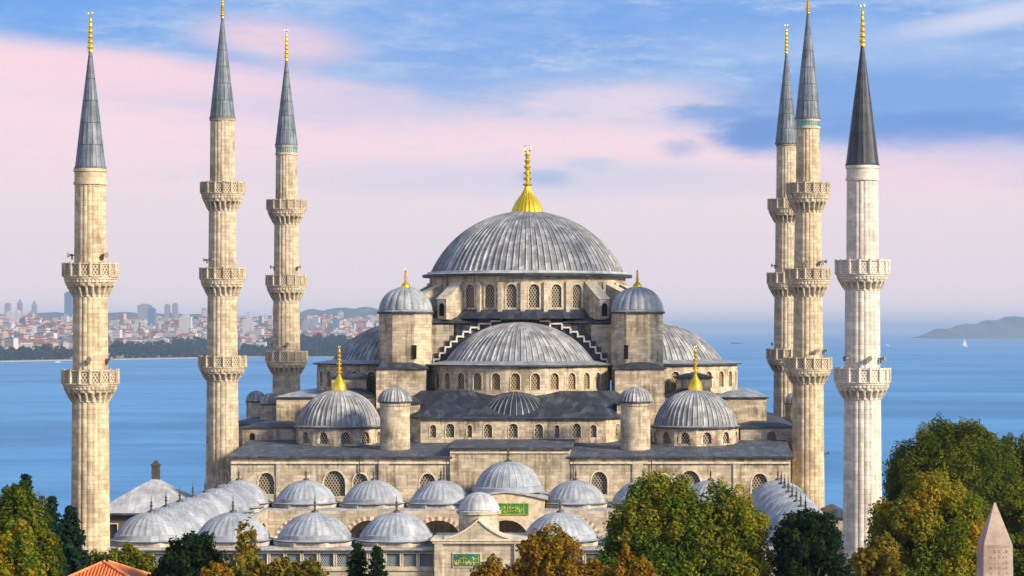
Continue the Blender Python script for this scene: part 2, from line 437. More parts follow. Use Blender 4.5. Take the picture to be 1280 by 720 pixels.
        if not lobes and ribmat:
            nc = len(angs) if full else len(angs)-1
            for q in range(f0, len(s.F)):
                if (q-f0) % nc % 4 == 1: s.MI[q] = 1
    def tube(s, pts, rad, n=8, mi=0, cap=True):
        P = []; 
        for i, p in enumerate(pts):
            a = pts[max(0, i-1)]; b = pts[min(len(pts)-1, i+1)]
            d = np.array(b, float)-np.array(a, float); d /= (np.linalg.norm(d) or 1)
            up = np.array((0, 0, 1.)) if abs(d[2]) < .9 else np.array((1., 0, 0))
            x = np.cross(d, up); x /= np.linalg.norm(x); y = np.cross(x, d)
            r = rad[i] if hasattr(rad, '__len__') else rad
            P.append([tuple(np.array(p)+r*(cos(2*pi*k/n)*x+sin(2*pi*k/n)*y)) for k in range(n)])
        s.grid(P, None, True, mi)
        if cap: s.face(P[0], mi=mi); s.face(P[-1], mi=mi)
    def wall(s, A, B, z0, z1, holes=(), depth=.35, mi=0):
        """upright wall from A to B (left to right seen from outside) with real openings and reveals"""
        L = math.hypot(B[0]-A[0], B[1]-A[1]); tx, ty = (B[0]-A[0])/L, (B[1]-A[1])/L
        nx, ny = ty, -tx
        def P(u, z, d=0): return (A[0]+tx*u-nx*d, A[1]+ty*u-ny*d, z)
        def q(u0, za, u1, zb):
            if u1-u0 > 1e-4 and zb-za > 1e-4:
                s.face([P(u0, za), P(u1, za), P(u1, zb), P(u0, zb)], mi=mi)
        hs = sorted(holes, key=lambda h: h[0])
        cuts = [0]+[(hs[i][0]+hs[i][1]/2+hs[i+1][0]-hs[i+1][1]/2)/2 for i in range(len(hs)-1)]+[L]
        if not hs: q(0, z0, L, z1)
        for i, h in enumerate(hs):
            ua, ub = cuts[i], cuts[i+1]; o = outline(h); zb = h[2]
            q(ua, z0, ub, zb); ul, ur = h[0]-h[1]/2, h[0]+h[1]/2
            q(ua, zb, ul, z1); q(ur, zb, ub, z1)
            for k in range(1, len(o)-2):
                a, b = o[k], o[k+1]
                if b[0]-a[0] > 1e-6: s.face([P(*a), P(*b), P(b[0], z1), P(a[0], z1)], mi=mi)
            oo = o+[o[0]]
            for k in range(len(oo)-1):
                s.face([P(*oo[k]), P(*oo[k+1]), P(*oo[k+1], depth), P(*oo[k], depth)], mi=mi)
        return P
def outline(h, grow=0., n=10):
    uc, w, zb, zt = h[:4]; sh = h[4] if len(h) > 4 else 'arch'
    w = w+2*grow; zt = zt+grow
    if sh == 'rect': return [(uc-w/2, zb), (uc-w/2, zt), (uc+w/2, zt), (uc+w/2, zb)]
    r = w/2
    if sh == 'point':
        hh = min(r*1.25, zt-zb); zs = zt-hh
        arc = [(uc-r*cos(pi/2*k/n)**.85, zs+hh*(k/n)**.75 if False else zs+hh*sin(pi/2*k/n)**1.15) for k in range(n+1)]
        arc += [(2*uc-p[0], p[1]) for p in reversed(arc[:-1])]
    else:
        hh = min(r, zt-zb); zs = zt-hh
        arc = [(uc-r*cos(pi*k/n), zs+hh*sin(pi*k/n)) for k in range(n+1)]
    return [(uc-r, zb)]+arc+[(uc+r, zb)]

class Thing:
    def __init__(s, name, label, cat, loc, group=None):
        o = bpy.data.objects.new(name, None); COL.objects.link(o); o.location = loc; o.empty_display_size = .5
        o['label'] = label; o['category'] = cat
        if group: o['group'] = group
        s.o = o; s.loc = loc
    def part(s, name, mb, mats, parent=None, sm=None, label=None, kind=None):
        ob = build(name, mb, mats, s.loc, sm); ob.parent = parent or s.o
        if label: ob['label'] = label
        if kind: ob['kind'] = kind
        return ob
def build(name, mb, mats, off=(0, 0, 0), sm=None):
    me = bpy.data.meshes.new(name)
    V = np.array(mb.V, dtype=np.float64)-np.array(off)
    me.from_pydata([tuple(v) for v in V], [], mb.F)
    uvl = me.uv_layers.new(name='UVMap')
    flat = [c for f in mb.UV for p in f for c in p]
    uvl.data.foreach_set('uv', flat)
    for m in (mats if isinstance(mats, (list, tuple)) else [mats]): me.materials.append(MATS[m])
    if any(mb.MI): me.polygons.foreach_set('material_index', mb.MI)
    if sm is not None:
        me.polygons.foreach_set('use_smooth', [True]*len(me.polygons)); me.set_sharp_from_angle(angle=radians(sm))
    me.update()
    ob = bpy.data.objects.new(name, me); COL.objects.link(ob)
    return ob
def single(name, mb, mats, label, cat, loc=(0, 0, 0), group=None, kind=None, sm=None):
    ob = build(name, mb, mats, loc, sm); ob.location = loc
    if label: ob['label'] = label
    if cat: ob['category'] = cat
    if group: ob['group'] = group
    if kind: ob['kind'] = kind
    return ob
def structure(name, mb, mat, sm=None):
    ob = build(name, mb, mat, (0, 0, 0), sm); ob['kind'] = 'structure'; return ob

def window(T, A, B, h, depth=.3, pane='grille', frame='trim_stone', fw=.12, parent=None, vous=False, proud=.05):
    L = math.hypot(B[0]-A[0], B[1]-A[1]); tx, ty = (B[0]-A[0])/L, (B[1]-A[1])/L; nx, ny = ty, -tx
    def P(u, z, d): return (A[0]+tx*u-nx*d, A[1]+ty*u-ny*d, z)
    m = MB(); o = outline(h); g = outline(h, fw)
    for k in range(len(o)-1):
        mi = (k % 2) if vous else 0
        m.face([P(*g[k], -proud), P(*g[k+1], -proud), P(*o[k+1], -proud), P(*o[k], -proud)], mi=mi)
        m.face([P(*g[k], 0), P(*g[k+1], 0), P(*g[k+1], -proud), P(*g[k], -proud)], mi=mi)
        m.face([P(*o[k], -proud), P(*o[k+1], -proud), P(*o[k+1], .02), P(*o[k], .02)], mi=mi)
    w = T.part('window', m, ['voussoir_white', 'voussoir_red'] if vous else frame, parent)
    p = MB(); p.face([P(*q, depth*.8) for q in o], [(q[0], q[1]) for q in o])
    T.part('lattice' if pane.startswith('grille') else 'pane', p, pane, w)
    return w

def ring(n, r, cx, cy, rot=0.): return [(cx+r*sin(rot+2*pi*k/n), cy-r*cos(rot+2*pi*k/n)) for k in range(n)]
def finial_prof(z, h, r):
    """bell foot, then a spindle of beads up to a point"""
    p = [(r, z), (r*.98, z+.07*h), (r*.86, z+.14*h), (r*.62, z+.22*h), (r*.36, z+.29*h), (r*.2, z+.36*h)]
    zs = z+.36*h; seg = .64*h*.86/6
    for k in range(6):
        rr = r*(.46-.04*k); a = zs+k*seg
        p += [(r*.13, a+.1*seg), (rr*.8, a+.3*seg), (rr, a+.5*seg), (rr*.8, a+.68*seg), (r*.12, a+.92*seg)]
    p += [(r*.1, z+.93*h), (.01, z+.95*h)]
    return p
def bead_prof(z, h, r):
    p = [(r*.9, z), (r*.8, z+.06*h)]
    seg = .88*h/6
    for k in range(6):
        rr = r*(1.0-.09*k); a = z+.06*h+k*seg
        p += [(r*.38, a+.08*seg), (rr*.85, a+.25*seg), (rr, a+.5*seg), (rr*.85, a+.75*seg), (r*.36, a+.95*seg)]
    p += [(.01, z+h*.97)]
    return p
def crescent(m, cx, cy, z, r):
    pts = [(cx+r*cos(t), cy, z+r*sin(t)) for t in [radians(-250+a) for a in range(0, 321, 20)]]
    pts = [(cx+r*sin(t), cy, z-r*cos(t)) for t in [radians(-162+a*324/14) for a in range(15)]]
    m.tube(pts, [r*(.10+.2*sin(pi*k/14)) for k in range(15)], 6)
def finial(T, cx, cy, z, h, r, parent, bell=True, mat='gold', n=20, cres=True):
    m = MB(); m.lathe(finial_prof(z, h, r) if bell else bead_prof(z, h, r), cx, cy, n)
    if cres: crescent(m, cx, cy, z+h*.985, r*(.13 if bell else .42))
    return T.part('finial', m, mat, parent, sm=40)

# ------------------------------------------------------------------ land, sea, haze
SEA = -38.0
def smooth(t): t = max(0, min(1, t)); return t*t*(3-2*t)
m = MB(); P = []
ys = list(np.linspace(-150, 370, 27))+list(np.linspace(385, 640, 14)); xs = list(np.linspace(-420, 420, 43))
for y in ys:
    row = []
    for x in xs:
        z = -(38+4)*smooth((y-372)/240)
        z -= 6*smooth((abs(x)-150)/250)*smooth((y-100)/200)
        row.append((x, y, max(z, -42) - .0))
    P.append(row)
m.grid(P); structure('ground', m, 'turf', 30)
m = MB(); m.box(-120, 120, 40, 196, .004, .006); structure('pavement', m, 'paving')
m = MB()
m.face([(-60000, 430, SEA), (60000, 430, SEA), (60000, 120000, SEA), (-60000, 120000, SEA)]); structure('sea', m, 'sea')

def shoreY(px): return 68*F/(35+5.5*max(0, (300-px))/300)
def land_h(x, y):
    px = VX+(x-CX)*F/y
    t = (y-shoreY(px))
    h = SEA-1+3*smooth(t/60)+46*smooth(t/1500)+44*smooth((t-1200)/2600)
    h += 16*smooth(t/900)*sin(x*.0021+1.3)*sin(y*.0017)+6*smooth(t/500)*sin(x*.006)*cos(y*.005)
    h -= 60*smooth((px-470)/110)
    return h
m = MB(); P = []
for y in list(np.linspace(5400, 8000, 60))+list(np.linspace(8100, 12500, 30)):
    P.append([(x, y, max(land_h(x, y), SEA-1.5)) for x in [CX+(px-VX)*y/F for px in np.linspace(-90, 600, 90)]])
m.grid(P); structure('far_shore', m, 'far_land', 60)
# hills: a ridge behind the city and islands out at sea
def hill(name, D, pts, depth, z0=SEA-3):
    m = MB(); P = []
    n = 90; x0, x1 = pts[0][0], pts[-1][0]
    for j in range(13):
        row = []; t = j/12*2-1; k = cos(t*pi/2)**.8 if abs(t) < 1 else 0
        for i in range(n+1):
            px = x0+(x1-x0)*i/n
            for a, b in zip(pts, pts[1:]):
                if a[0] <= px <= b[0]:
                    f = (px-a[0])/(b[0]-a[0]); f = f*f*(3-2*f); py = a[1]+(b[1]-a[1])*f; break
            zt = zz(py, D)+(.45 if name == 'island' else 1)*(9*sin(px*.21)+5*sin(px*.53+1)+3*sin(px*1.3))*D/16000
            row.append((xz(px, D), D+t*depth, z0+(zt-z0)*k))
        P.append(row)
    m.grid(P); structure(name, m, 'far_hill', 60)
hill('hills', 14500, [(-80, 396), (60, 392), (160, 391), (300, 397), (352, 396), (400, 388), (430, 385), (480, 385), (540, 388), (640, 410)], 1500)
hill('island', 21000, [(1150, 422), (1180, 411), (1215, 405), (1245, 400), (1264, 396), (1290, 395), (1340, 401), (1400, 422)], 1300)
hz = bpy.data.meshes.new('haze'); hb = MB(); hb.box(-61000, 61000, -1500, 121000, -44, 172)
hm = bpy.data.materials.new('haze_air'); hm.use_nodes = True; MATS['haze_air'] = hm; nt = hm.node_tree; nt.nodes.clear()
ho = nt.nodes.new('ShaderNodeOutputMaterial'); pv = nt.nodes.new('ShaderNodeVolumePrincipled')
pv.inputs['Color'].default_value = (.50, .68, 1.0, 1); pv.inputs['Density'].default_value = 5.0e-5
nt.links.new(pv.outputs[0], ho.inputs['Volume'])
haze = build('haze', hb, 'haze_air'); haze['kind'] = 'stuff'

# ------------------------------------------------------------------ the prayer hall
HY = 284.0
T = Thing('mosque', 'great domed stone prayer hall with grey lead domes behind the courtyard', 'mosque', (0, HY, 0))
# outer walls with pointed lattice windows
fh = [(30+u, w, zb+.85, zt+.85, 'point') for u, w, zb, zt in ((-26.2, 1.7, 11.5, 13.8), (-18.9, 2.3, 11.3, 14.0), (-16.1, 1.6, 11.5, 13.7), (-8.9, 1.7, 11.5, 13.7), (9.5, 1.7, 11.5, 13.9), (16.4, 1.6, 11.5, 13.6), (19.2, 2.3, 11.3, 14.0), (26.7, 1.7, 11.4, 13.7))]
m = MB(); A, B = (-30, HY), (30, HY); m.wall(A, B, 0, 16.2, fh, .4)
m.wall((30, HY), (30, 350), 0, 16.2); m.wall((30, 350), (-30, 350), 0, 16.2); m.wall((-30, 350), (-30, HY), 0, 16.2)
for x in (-24.6, -13.6, 13.6, 24.4):                        # shallow pilasters
    m.box(x-.55, x+.55, HY-.16, HY+.01, 0, 15.9)
W = T.part('wall', m, 'stone')
for h in fh: window(T, A, B, h, .4, 'grille', 'trim_stone', .16)
m = MB()                                                     # raised middle bay over the door
m.wall((-6.5, HY-.25), (6.3, HY-.25), 0, 17.15); m.wall((6.3, HY-.25), (6.3, 297), 16, 17.15); m.wall((-6.5, 297), (-6.5, HY-.25), 16, 17.15)
T.part('wall', m, 'stone_warm')
def slabroof(x0, x1, y0, y1, z, zr, eave=.35, th=.2, name='roof', mat='lead_dark', emat='lead_eave', inset=None):
    """lead roof with a thin dark eave board, rising to zr at the back"""
    e = MB(); e.box(x0-eave, x1+eave, y0-eave, y1, z, z+th); T.part('eave', e, emat)
    r = MB(); a = (x0-eave+.03, y0-eave+.03); b = (x1+eave-.03, y1-.03)
    L = y1-y0
    r.face([(a[0], a[1], z+th+.004), (b[0], a[1], z+th+.004), (b[0], b[1], zr), (a[0], b[1], zr)],
           [(0, 0), (b[0]-a[0], 0), (b[0]-a[0], L), (0, L)])
    r.face([(a[0], a[1], z+th+.004), (a[0], b[1], zr), (a[0], b[1], z+th)])
    r.face([(b[0], a[1], z+th+.004), (b[0], b[1], z+th), (b[0], b[1], zr)])
    r.face([(a[0], b[1], z+th), (a[0], b[1], zr), (b[0], b[1], zr), (b[0], b[1], z+th)])
    return T.part(name, r, mat)
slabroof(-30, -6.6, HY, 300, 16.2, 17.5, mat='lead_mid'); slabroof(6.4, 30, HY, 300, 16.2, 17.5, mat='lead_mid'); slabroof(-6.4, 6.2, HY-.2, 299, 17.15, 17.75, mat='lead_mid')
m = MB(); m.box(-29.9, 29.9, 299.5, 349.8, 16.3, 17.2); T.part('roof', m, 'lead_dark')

# low tier: faceted wall with lattice windows below the small half domes
X1 = -.4
pl = [(-13.2+X1, 301.0), (-10.4+X1, 297.2), (10.4+X1, 297.2), (13.2+X1, 301.0)]
h1 = [(10.4+d, w, 17.9, zt, 'arch') for d, w, zt in ((-9.0, .7, 19.3), (-7.1, .95, 19.45), (-4.9, .55, 19.3), (-2.85, .95, 19.4), (0, 1.0, 19.45), (2.85, .95, 19.4), (4.9, .55, 19.3), (7.1, .95, 19.45), (9.0, .7, 19.3))]
m = MB(); m.wall(pl[1], pl[2], 16.8, 20.0, h1, .3); h2 = [(2.2, 1.0, 17.9, 19.4, 'arch')]
m.wall(pl[0], pl[1], 16.8, 20.0, h2, .3); m.wall(pl[2], pl[3], 16.8, 20.0, h2, .3)
T.part('wall', m, 'stone')
for h in h1: window(T, pl[1], pl[2], h, .3, 'grille', 'trim_stone', .1)
window(T, pl[0], pl[1], h2[0], .3); window(T, pl[2], pl[3], h2[0], .3)
# its lead skirt
m = MB()
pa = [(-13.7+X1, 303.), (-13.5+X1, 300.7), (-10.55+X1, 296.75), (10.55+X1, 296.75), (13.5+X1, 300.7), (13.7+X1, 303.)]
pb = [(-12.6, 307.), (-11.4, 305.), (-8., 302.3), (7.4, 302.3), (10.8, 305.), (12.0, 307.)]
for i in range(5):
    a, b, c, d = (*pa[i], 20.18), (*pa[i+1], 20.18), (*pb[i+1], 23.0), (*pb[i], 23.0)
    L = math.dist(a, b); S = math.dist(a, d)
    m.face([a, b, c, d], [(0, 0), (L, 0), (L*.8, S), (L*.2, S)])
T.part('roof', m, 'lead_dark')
m = MB()
for i in range(5):
    a, b = pa[i], pa[i+1]
    m.face([(*a, 20.0), (*b, 20.0), (*b, 20.17), (*a, 20.17)])
    c = (a[0]*.97, a[1]+.5); d = (b[0]*.97, b[1]+.5); m.face([(*a, 20.0), (*b, 20.0), (*d, 20.0), (*c, 20.0)])
T.part('eave', m, 'lead_eave')
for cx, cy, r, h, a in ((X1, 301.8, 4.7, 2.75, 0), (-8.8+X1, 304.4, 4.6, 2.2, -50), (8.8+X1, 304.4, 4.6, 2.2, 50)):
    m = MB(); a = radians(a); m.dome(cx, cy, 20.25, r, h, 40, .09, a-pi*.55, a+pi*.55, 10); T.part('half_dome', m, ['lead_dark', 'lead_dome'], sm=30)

def fan_drum(cx, cy, r, z0, z1, facets, rot, win, mat='stone', pane='grille_warm', vous=False, depth=.3, fw=.1):
    """faceted drum; win(k) -> window size or None; rot in radians (0 faces the camera)"""
    m = MB(); todo = []
    da = facets[1]
    for k in range(facets[0]):
        a = rot+(k-facets[0]/2)*da; b = a+da
        A = (cx+r*sin(a), cy-r*cos(a)); B = (cx+r*sin(b), cy-r*cos(b))
        L = math.dist(A, B); w = win(k)
        hs = [(L/2, w[0], w[1], w[2], w[3] if len(w) > 3 else 'arch')] if w else []
        m.wall(A, B, z0, z1, hs, depth)
        for h in hs: todo.append((A, B, h))
    d = T.part('drum', m, mat)
    for A, B, h in todo:
        if A[1] < cy+2.5: window(T, A, B, h, depth, pane, 'trim_stone', fw, parent=None, vous=vous)
    return d
# half domes on the three visible sides, each over a drum of windows
def semidome(cx, cy, face):
    fan_drum(cx, cy, 10.6, 22.4, 25.8, (15, radians(12.3)), face, lambda k: (1.05, 23.15, 25.05), 'stone_warm')
    a0, a1 = face-radians(93), face+radians(93)
    m = MB(); m.lathe([(10.55, 25.8), (11.1, 25.8), (11.1, 25.95)], cx, cy, 48, a0, a1); T.part('eave', m, 'lead_eave')
    m = MB(); m.lathe([(11.08, 25.96), (8.6, 26.4)], cx, cy, 48, a0, a1); T.part('ledge', m, 'lead_small_dome')
    m = MB(); m.dome(cx, cy, 26.35, 8.6, 4.6, 76, .13, a0, a1, 14); T.part('half_dome', m, ['lead_dome', 'lead_rib'], sm=25)
semidome(-.35, 311.6, 0.); semidome(-15., 323., -pi/2); semidome(15., 323., pi/2)

# great arch with its stair of coping stones
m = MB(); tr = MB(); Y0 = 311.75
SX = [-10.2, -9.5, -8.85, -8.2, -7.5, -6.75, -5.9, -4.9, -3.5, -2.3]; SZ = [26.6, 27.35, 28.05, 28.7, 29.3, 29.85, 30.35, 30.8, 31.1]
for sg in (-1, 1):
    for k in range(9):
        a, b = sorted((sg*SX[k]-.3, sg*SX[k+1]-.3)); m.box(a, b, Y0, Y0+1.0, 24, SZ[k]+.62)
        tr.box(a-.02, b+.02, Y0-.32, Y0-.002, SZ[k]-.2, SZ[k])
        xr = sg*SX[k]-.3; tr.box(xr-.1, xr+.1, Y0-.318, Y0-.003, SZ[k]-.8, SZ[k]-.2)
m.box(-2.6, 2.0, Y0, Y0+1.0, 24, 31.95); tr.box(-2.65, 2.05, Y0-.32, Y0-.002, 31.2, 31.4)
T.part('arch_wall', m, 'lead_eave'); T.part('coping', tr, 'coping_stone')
# square base of the dome and its lead skirt
m = MB(); m.box(-11.4, 11.4, 312.8, 334, 24, 30.75); m.box(-13.2, -8.2, 311.9, 313.4, 25.5, 30.6); m.box(8.0, 13.0, 311.9, 313.4, 25.5, 30.6)
T.part('wall', m, 'stone_grey')
m = MB(); q = lambda r, y0=312.2, y1=334.6: [(-r, y0), (r, y0), (r, y1), (-r, y1)]
m.prism(q(12.0, 311.6), 30.78, 30.95); T.part('eave', m, 'lead_eave')
m = MB(); m.frustum(q(11.95, 311.65, 334.5), 30.96, q(10.0, 315., 332.), 32.6); m.frustum(ring(24, 13.2, 0, 323), 31.3, ring(24, 12.0, 0, 323), 32.35); T.part('roof', m, 'lead_dark')

# main drum, 28 windows, pilasters between
fan_drum(0, 323, 11.95, 31.6, 36.3, (28, 2*pi/28), 0., lambda k: (1.25, 32.6, 35.35), 'stone', 'grille', fw=.14)
m = MB()
for k in range(28):
    a = 2*pi*k/28; c, s_ = cos(a), sin(a)
    def R(r, t): return (r*s_+t*c, 323-r*c+t*s_)
    if c > -.35: m = MB(); m.prism([R(11.8, -.28), R(12.22, -.24), R(12.22, .24), R(11.8, .28)], 31.8, 35.6); T.part('pilaster', m, 'stone_pale')
for sg in (-1, 1):
    for deg, r1, zt in ((41, 14.6, 35.5), (57, 15.6, 35.2), (75, 15.0, 35.2)):   # flying buttresses towards the corner towers
        a = radians(deg*sg); c, s_ = cos(a), sin(a); m = MB()
        def R(r, t, z): return (r*s_+t*c, 323-r*c+t*s_, z)
        for t in (-.75, .75): m.face([R(11.8, t, 31.2), R(r1, t, 31.2), R(r1, t, 33.6), R(r1-.8, t, 34.2), R(11.8, t, zt+.3)])
        m.face([R(r1, -.75, 31.2), R(r1, .75, 31.2), R(r1, .75, 33.6), R(r1, -.75, 33.6)])
        b_ = T.part('buttress', m, 'stone_pale'); m = MB()
        m.face([R(r1+.1, -.9, 33.62), R(r1+.1, .9, 33.62), R(r1-.8, .9, 34.26), R(r1-.8, -.9, 34.26)])
        m.face([R(r1-.8, -.9, 34.26), R(r1-.8, .9, 34.26), R(11.8, .9, zt+.36), R(11.8, -.9, zt+.36)])
        T.part('coping', m, 'trim_stone', b_); m = MB()
        hw = .42; m.face([R(r1+.012, -hw, 31.6), R(r1+.012, hw, 31.6)]+[R(r1+.012, hw*cos(pi*k/8), 32.7+hw*sin(pi*k/8)) for k in range(9)])  # flat dark face on the buttress, the niche's shade as colour
        T.part('niche', m, 'opening_shade', b_)
m = MB(); m.lathe([(11.9, 36.3), (12.75, 36.3), (12.8, 36.62)], 0, 323, 84); T.part('eave', m, 'lead_eave', sm=30)
m = MB(); m.lathe([(12.78, 36.63), (12.2, 36.75), (12.15, 36.95), (11.62, 37.0)], 0, 323, 84); T.part('ledge', m, 'lead_ledge', sm=30)
m = MB(); m.dome(0, 323, 36.98, 11.6, 7.5, 92, .15, 0, 2*pi, 22, .3); D = T.part('dome', m, ['lead_dome', 'lead_rib'], sm=25)
# gold finial: ribbed bell, beads, crescent
m = MB(); z = 44.3
m.lathe([(1.95, z), (1.9, z+.15), (1.78, z+.5), (1.5, z+1.1), (1.05, z+1.75), (.7, z+2.2), (.45, z+2.7), (.34, z+3.1)], 0, 323, 96, mod=lambda t, i, j: .05*(j % 4 == 0)*(1 if i < 6 else .3))
pr = [(.3, z+3.1)]
for k in range(6):
    a = z+3.1+k*.72; r = .62-.055*k; pr += [(.26, a+.06), (r*.75, a+.16), (r, a+.28), (r*.75, a+.4), (.24-.02*k, a+.52)]
pr += [(.1, z+7.5), (.02, z+7.55)]
m.lathe(pr, 0, 323, 20); crescent(m, 0, 323, z+7.8, .4); T.part('finial', m, 'gold', D, sm=30)

# corner towers
for sx in (-13.75, 13.45):
    cy = 311.; m = MB(); o8 = ring(8, 3.28, sx, cy, pi/8)
    m.prism(o8, 22, 31.85); tw = T.part('tower', m, 'stone_warm')
    m = MB(); m.prism(ring(8, 3.5, sx, cy, pi/8), 31.86, 32.1); T.part('eave', m, 'lead_eave', tw)
    m = MB(); m.lathe([(3.3, 32.1), (3.05, 32.3)], sx, cy, 32); m.dome(sx, cy, 32.3, 3.0, 2.75, 20, .16, 0, 2*pi, 12, .1, lobes=True); T.part('dome', m, 'lead_small_dome', tw, sm=28)
    finial(T, sx, cy, 34.95, 2.2, .55, tw, n=16)
    m = MB(); s_ = -1 if sx < 0 else 1                        # slit window, a dark box coloured as its inner shade
    m.box(sx-.25-s_*1.3, sx+.25-s_*1.3, cy-3.16, cy-3.02, 26.6, 28.2); T.part('opening', m, 'opening_shade', tw)
# piers and side blocks, symmetric about the axis
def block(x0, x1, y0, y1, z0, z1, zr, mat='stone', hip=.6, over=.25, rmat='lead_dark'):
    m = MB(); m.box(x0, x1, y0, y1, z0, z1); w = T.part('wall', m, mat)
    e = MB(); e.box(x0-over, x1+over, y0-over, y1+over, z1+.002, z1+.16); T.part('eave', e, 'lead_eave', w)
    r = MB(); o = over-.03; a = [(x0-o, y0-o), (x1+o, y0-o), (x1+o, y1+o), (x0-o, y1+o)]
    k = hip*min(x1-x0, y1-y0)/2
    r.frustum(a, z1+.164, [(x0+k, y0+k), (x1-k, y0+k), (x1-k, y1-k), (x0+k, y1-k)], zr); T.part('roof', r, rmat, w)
    return w
for s_ in (-1, 1):
    def bx(xa, xb, *r, **k): return block(*sorted((s_*xa, s_*xb)), *r, **k)
    bx(10.9, 16.6, 305, 318, 16.5, 25.45, 26.2)
    bx(11.2, 14.6, 299.2, 305.2, 16.5, 21.6, 22.6, mat='stone_warm', hip=.9)
    bx(16.8, 22.6, 305.5, 318, 16.5, 22.2, 23.2, mat='stone')
    bx(18.0, 22.0, 307.5, 312, 20., 24.35, 24.9, mat='stone_grey')
    bx(22.8, 28.5, 308, 338, 16.5, 22.0, 22.7, mat='stone', rmat='lead_small_dome')
    bx(25.2, 31.2, 300, 346, 0, 18.85, 19.4, mat='stone_grey', hip=.5)
    # turret in front of the pier
    cx, cy = s_*13.2+.12, 291.; m = MB()
    m.lathe([(1.66, 15.8), (1.62, 21.6), (1.7, 21.65), (1.7, 21.95)], cx, cy, 36); tt = T.part('turret', m, 'stone_warm', sm=30)
    m = MB(); m.lathe([(1.72, 21.96), (1.88, 22.0), (1.88, 22.12)], cx, cy, 36); T.part('eave', m, 'lead_eave', tt)
    m = MB(); m.dome(cx, cy, 22.13, 1.84, 1.6, 28, .09, 0, 2*pi, 9, .03); T.part('cap', m, ['lead_dome', 'lead_rib'], tt, sm=25)
    # corner dome
    cx, cy = s_*20.05, 298.2
    fan_drum(cx, cy, 4.85, 16.6, 19.0, (12, pi/6), 0., lambda k: (1.0, 17.35, 18.6, 'point'), 'stone', 'grille', vous=True, fw=.28)
    m = MB(); m.lathe([(4.7, 19.0), (5.12, 19.0), (5.12, 19.16)], cx, cy, 36); T.part('eave', m, 'lead_eave')
    m = MB(); m.lathe([(5.1, 19.17), (4.65, 19.35)], cx, cy, 36); m.dome(cx, cy, 19.32, 4.6, 3.95, 48, .12, 0, 2*pi, 14, .1); d = T.part('dome', m, ['lead_dome', 'lead_rib'], sm=25)
    finial(T, cx, cy, 23.15, 5.0, .82, d)
    # arched door on the gallery; the left one is a flat face coloured as shade
    m = MB(); x = 28.7 if s_ > 0 else -30.1; w = .5 if s_ > 0 else .3
    m.face([(x-w, 299.985, 16.9), (x+w, 299.985, 16.9)]+[(x+w*cos(pi*k/8), 299.985, 18.0+w*sin(pi*k/8)) for k in range(9)])
    T.part('door', m, 'wood_brown' if s_ > 0 else 'opening_shade')
for x, y in ((-32.6, 332.), (-36.2, 344.), (33.2, 334.)):     # little domed turrets on the gallery roofs
    m = MB(); m.prism(ring(8, 1.3, x, y, pi/8), 0, 20.6); w = T.part('turret', m, 'stone_grey')
    m = MB(); m.prism(ring(8, 1.42, x, y, pi/8), 20.6, 20.72); T.part('eave', m, 'lead_eave', w)
    m = MB(); m.dome(x, y, 20.72, 1.25, 1.35, 14, .08, 0, 2*pi, 9, .03, lobes=True); T.part('dome', m, 'lead_dome', w, sm=28)
for x0, x1, y0, y1 in ((-37.5, -31.4, 326, 346), (31.4, 36, 330, 346)):
    block(x0, x1, y0, y1, 0, 18.2, 18.7, mat='stone_grey', hip=.5)
block(33.7, 36.6, 285.5, 296, 0, 9.6, 10.6, mat='stone_grey', hip=.9)
m = MB(); m.box(-29.95, -6.6, HY-.22, HY-.003, 15.62, 15.82); m.box(6.4, 29.95, HY-.22, HY-.003, 15.62, 15.82); m.box(-6.5, 6.3, HY-.42, HY-.253, 16.75, 16.93)
T.part('cornice', m, 'trim_stone')
# down pipes on the front
for x in (-16.2, -14.2, -6.9, 6.7, 15.1):
    m = MB(); m.tube([(x, HY-.18, 10), (x, HY-.18, 16.15)], .07, 6); T.part('downpipe', m, 'iron')

# ------------------------------------------------------------------ the courtyard
T = Thing('courtyard', 'arcaded courtyard with rows of pale lead domes before the great hall', 'courtyard', (0, 226.5, 0))
FY = 226.5
m = MB(); A, B = (-32.2, FY), (32.2, FY)
hs = []
x = -31.2
while x < 31.3:
    if abs(x-.4) > 4.6: hs.append((x+32.2, 1.15, 9.75, 10.85, 'rect'))
    x += 1.42
m.wall(A, B, 0, 11.15, hs, .3)
m.wall((32.2, FY), (32.2, 282.6), 0, 11.15); m.wall((-32.2, 282.6), (-32.2, FY), 0, 11.15)
m.box(-32.3, 32.3, FY-.12, FY-.003, 9.35, 9.55)
T.part('wall', m, 'stone_pale')
for h in hs: window(T, A, B, h, .25, 'grille_metal', 'trim_stone', .06)
m = MB()
for x0, x1, y0, y1 in ((-32.6, 32.6, FY-.45, 233.6), (-32.6, -24.8, 233.6, 275.4), (24.8, 32.6, 233.6, 275.4), (-32.6, 32.6, 275.4, 283.0)):
    m.box(x0, x1, y0, y1, 11.16, 11.36)
T.part('roof', m, 'lead_white')
# inner arcades
def arcade(A, B, n):
    L = math.dist(A, B); mod = L/n
    hs = [((k+.5)*mod, mod*.82, 0.2, 10.15, 'point') for k in range(n)]
    m = MB(); m.wall(A, B, 0, 11.15, hs, .7); T.part('arcade', m, 'stone_pale')
    tx, ty = (B[0]-A[0])/L, (B[1]-A[1])/L; nx, ny = ty, -tx
    P = lambda u, z, d: (A[0]+tx*u-nx*d, A[1]+ty*u-ny*d, z)
    for h in hs:
        m = MB(); o = outline(h, 0, 18)[1:-1]; g = outline(h, .42, 18)[1:-1]
        for k in range(len(o)-1):
            m.face([P(*g[k], -.04), P(*g[k+1], -.04), P(*o[k+1], -.04), P(*o[k], -.04)], mi=k % 2)
            m.face([P(*o[k], -.04), P(*o[k+1], -.04), P(*o[k+1], .5), P(*o[k], .5)], mi=k % 2)
        T.part('arch', m, ['voussoir_white', 'voussoir_red'])
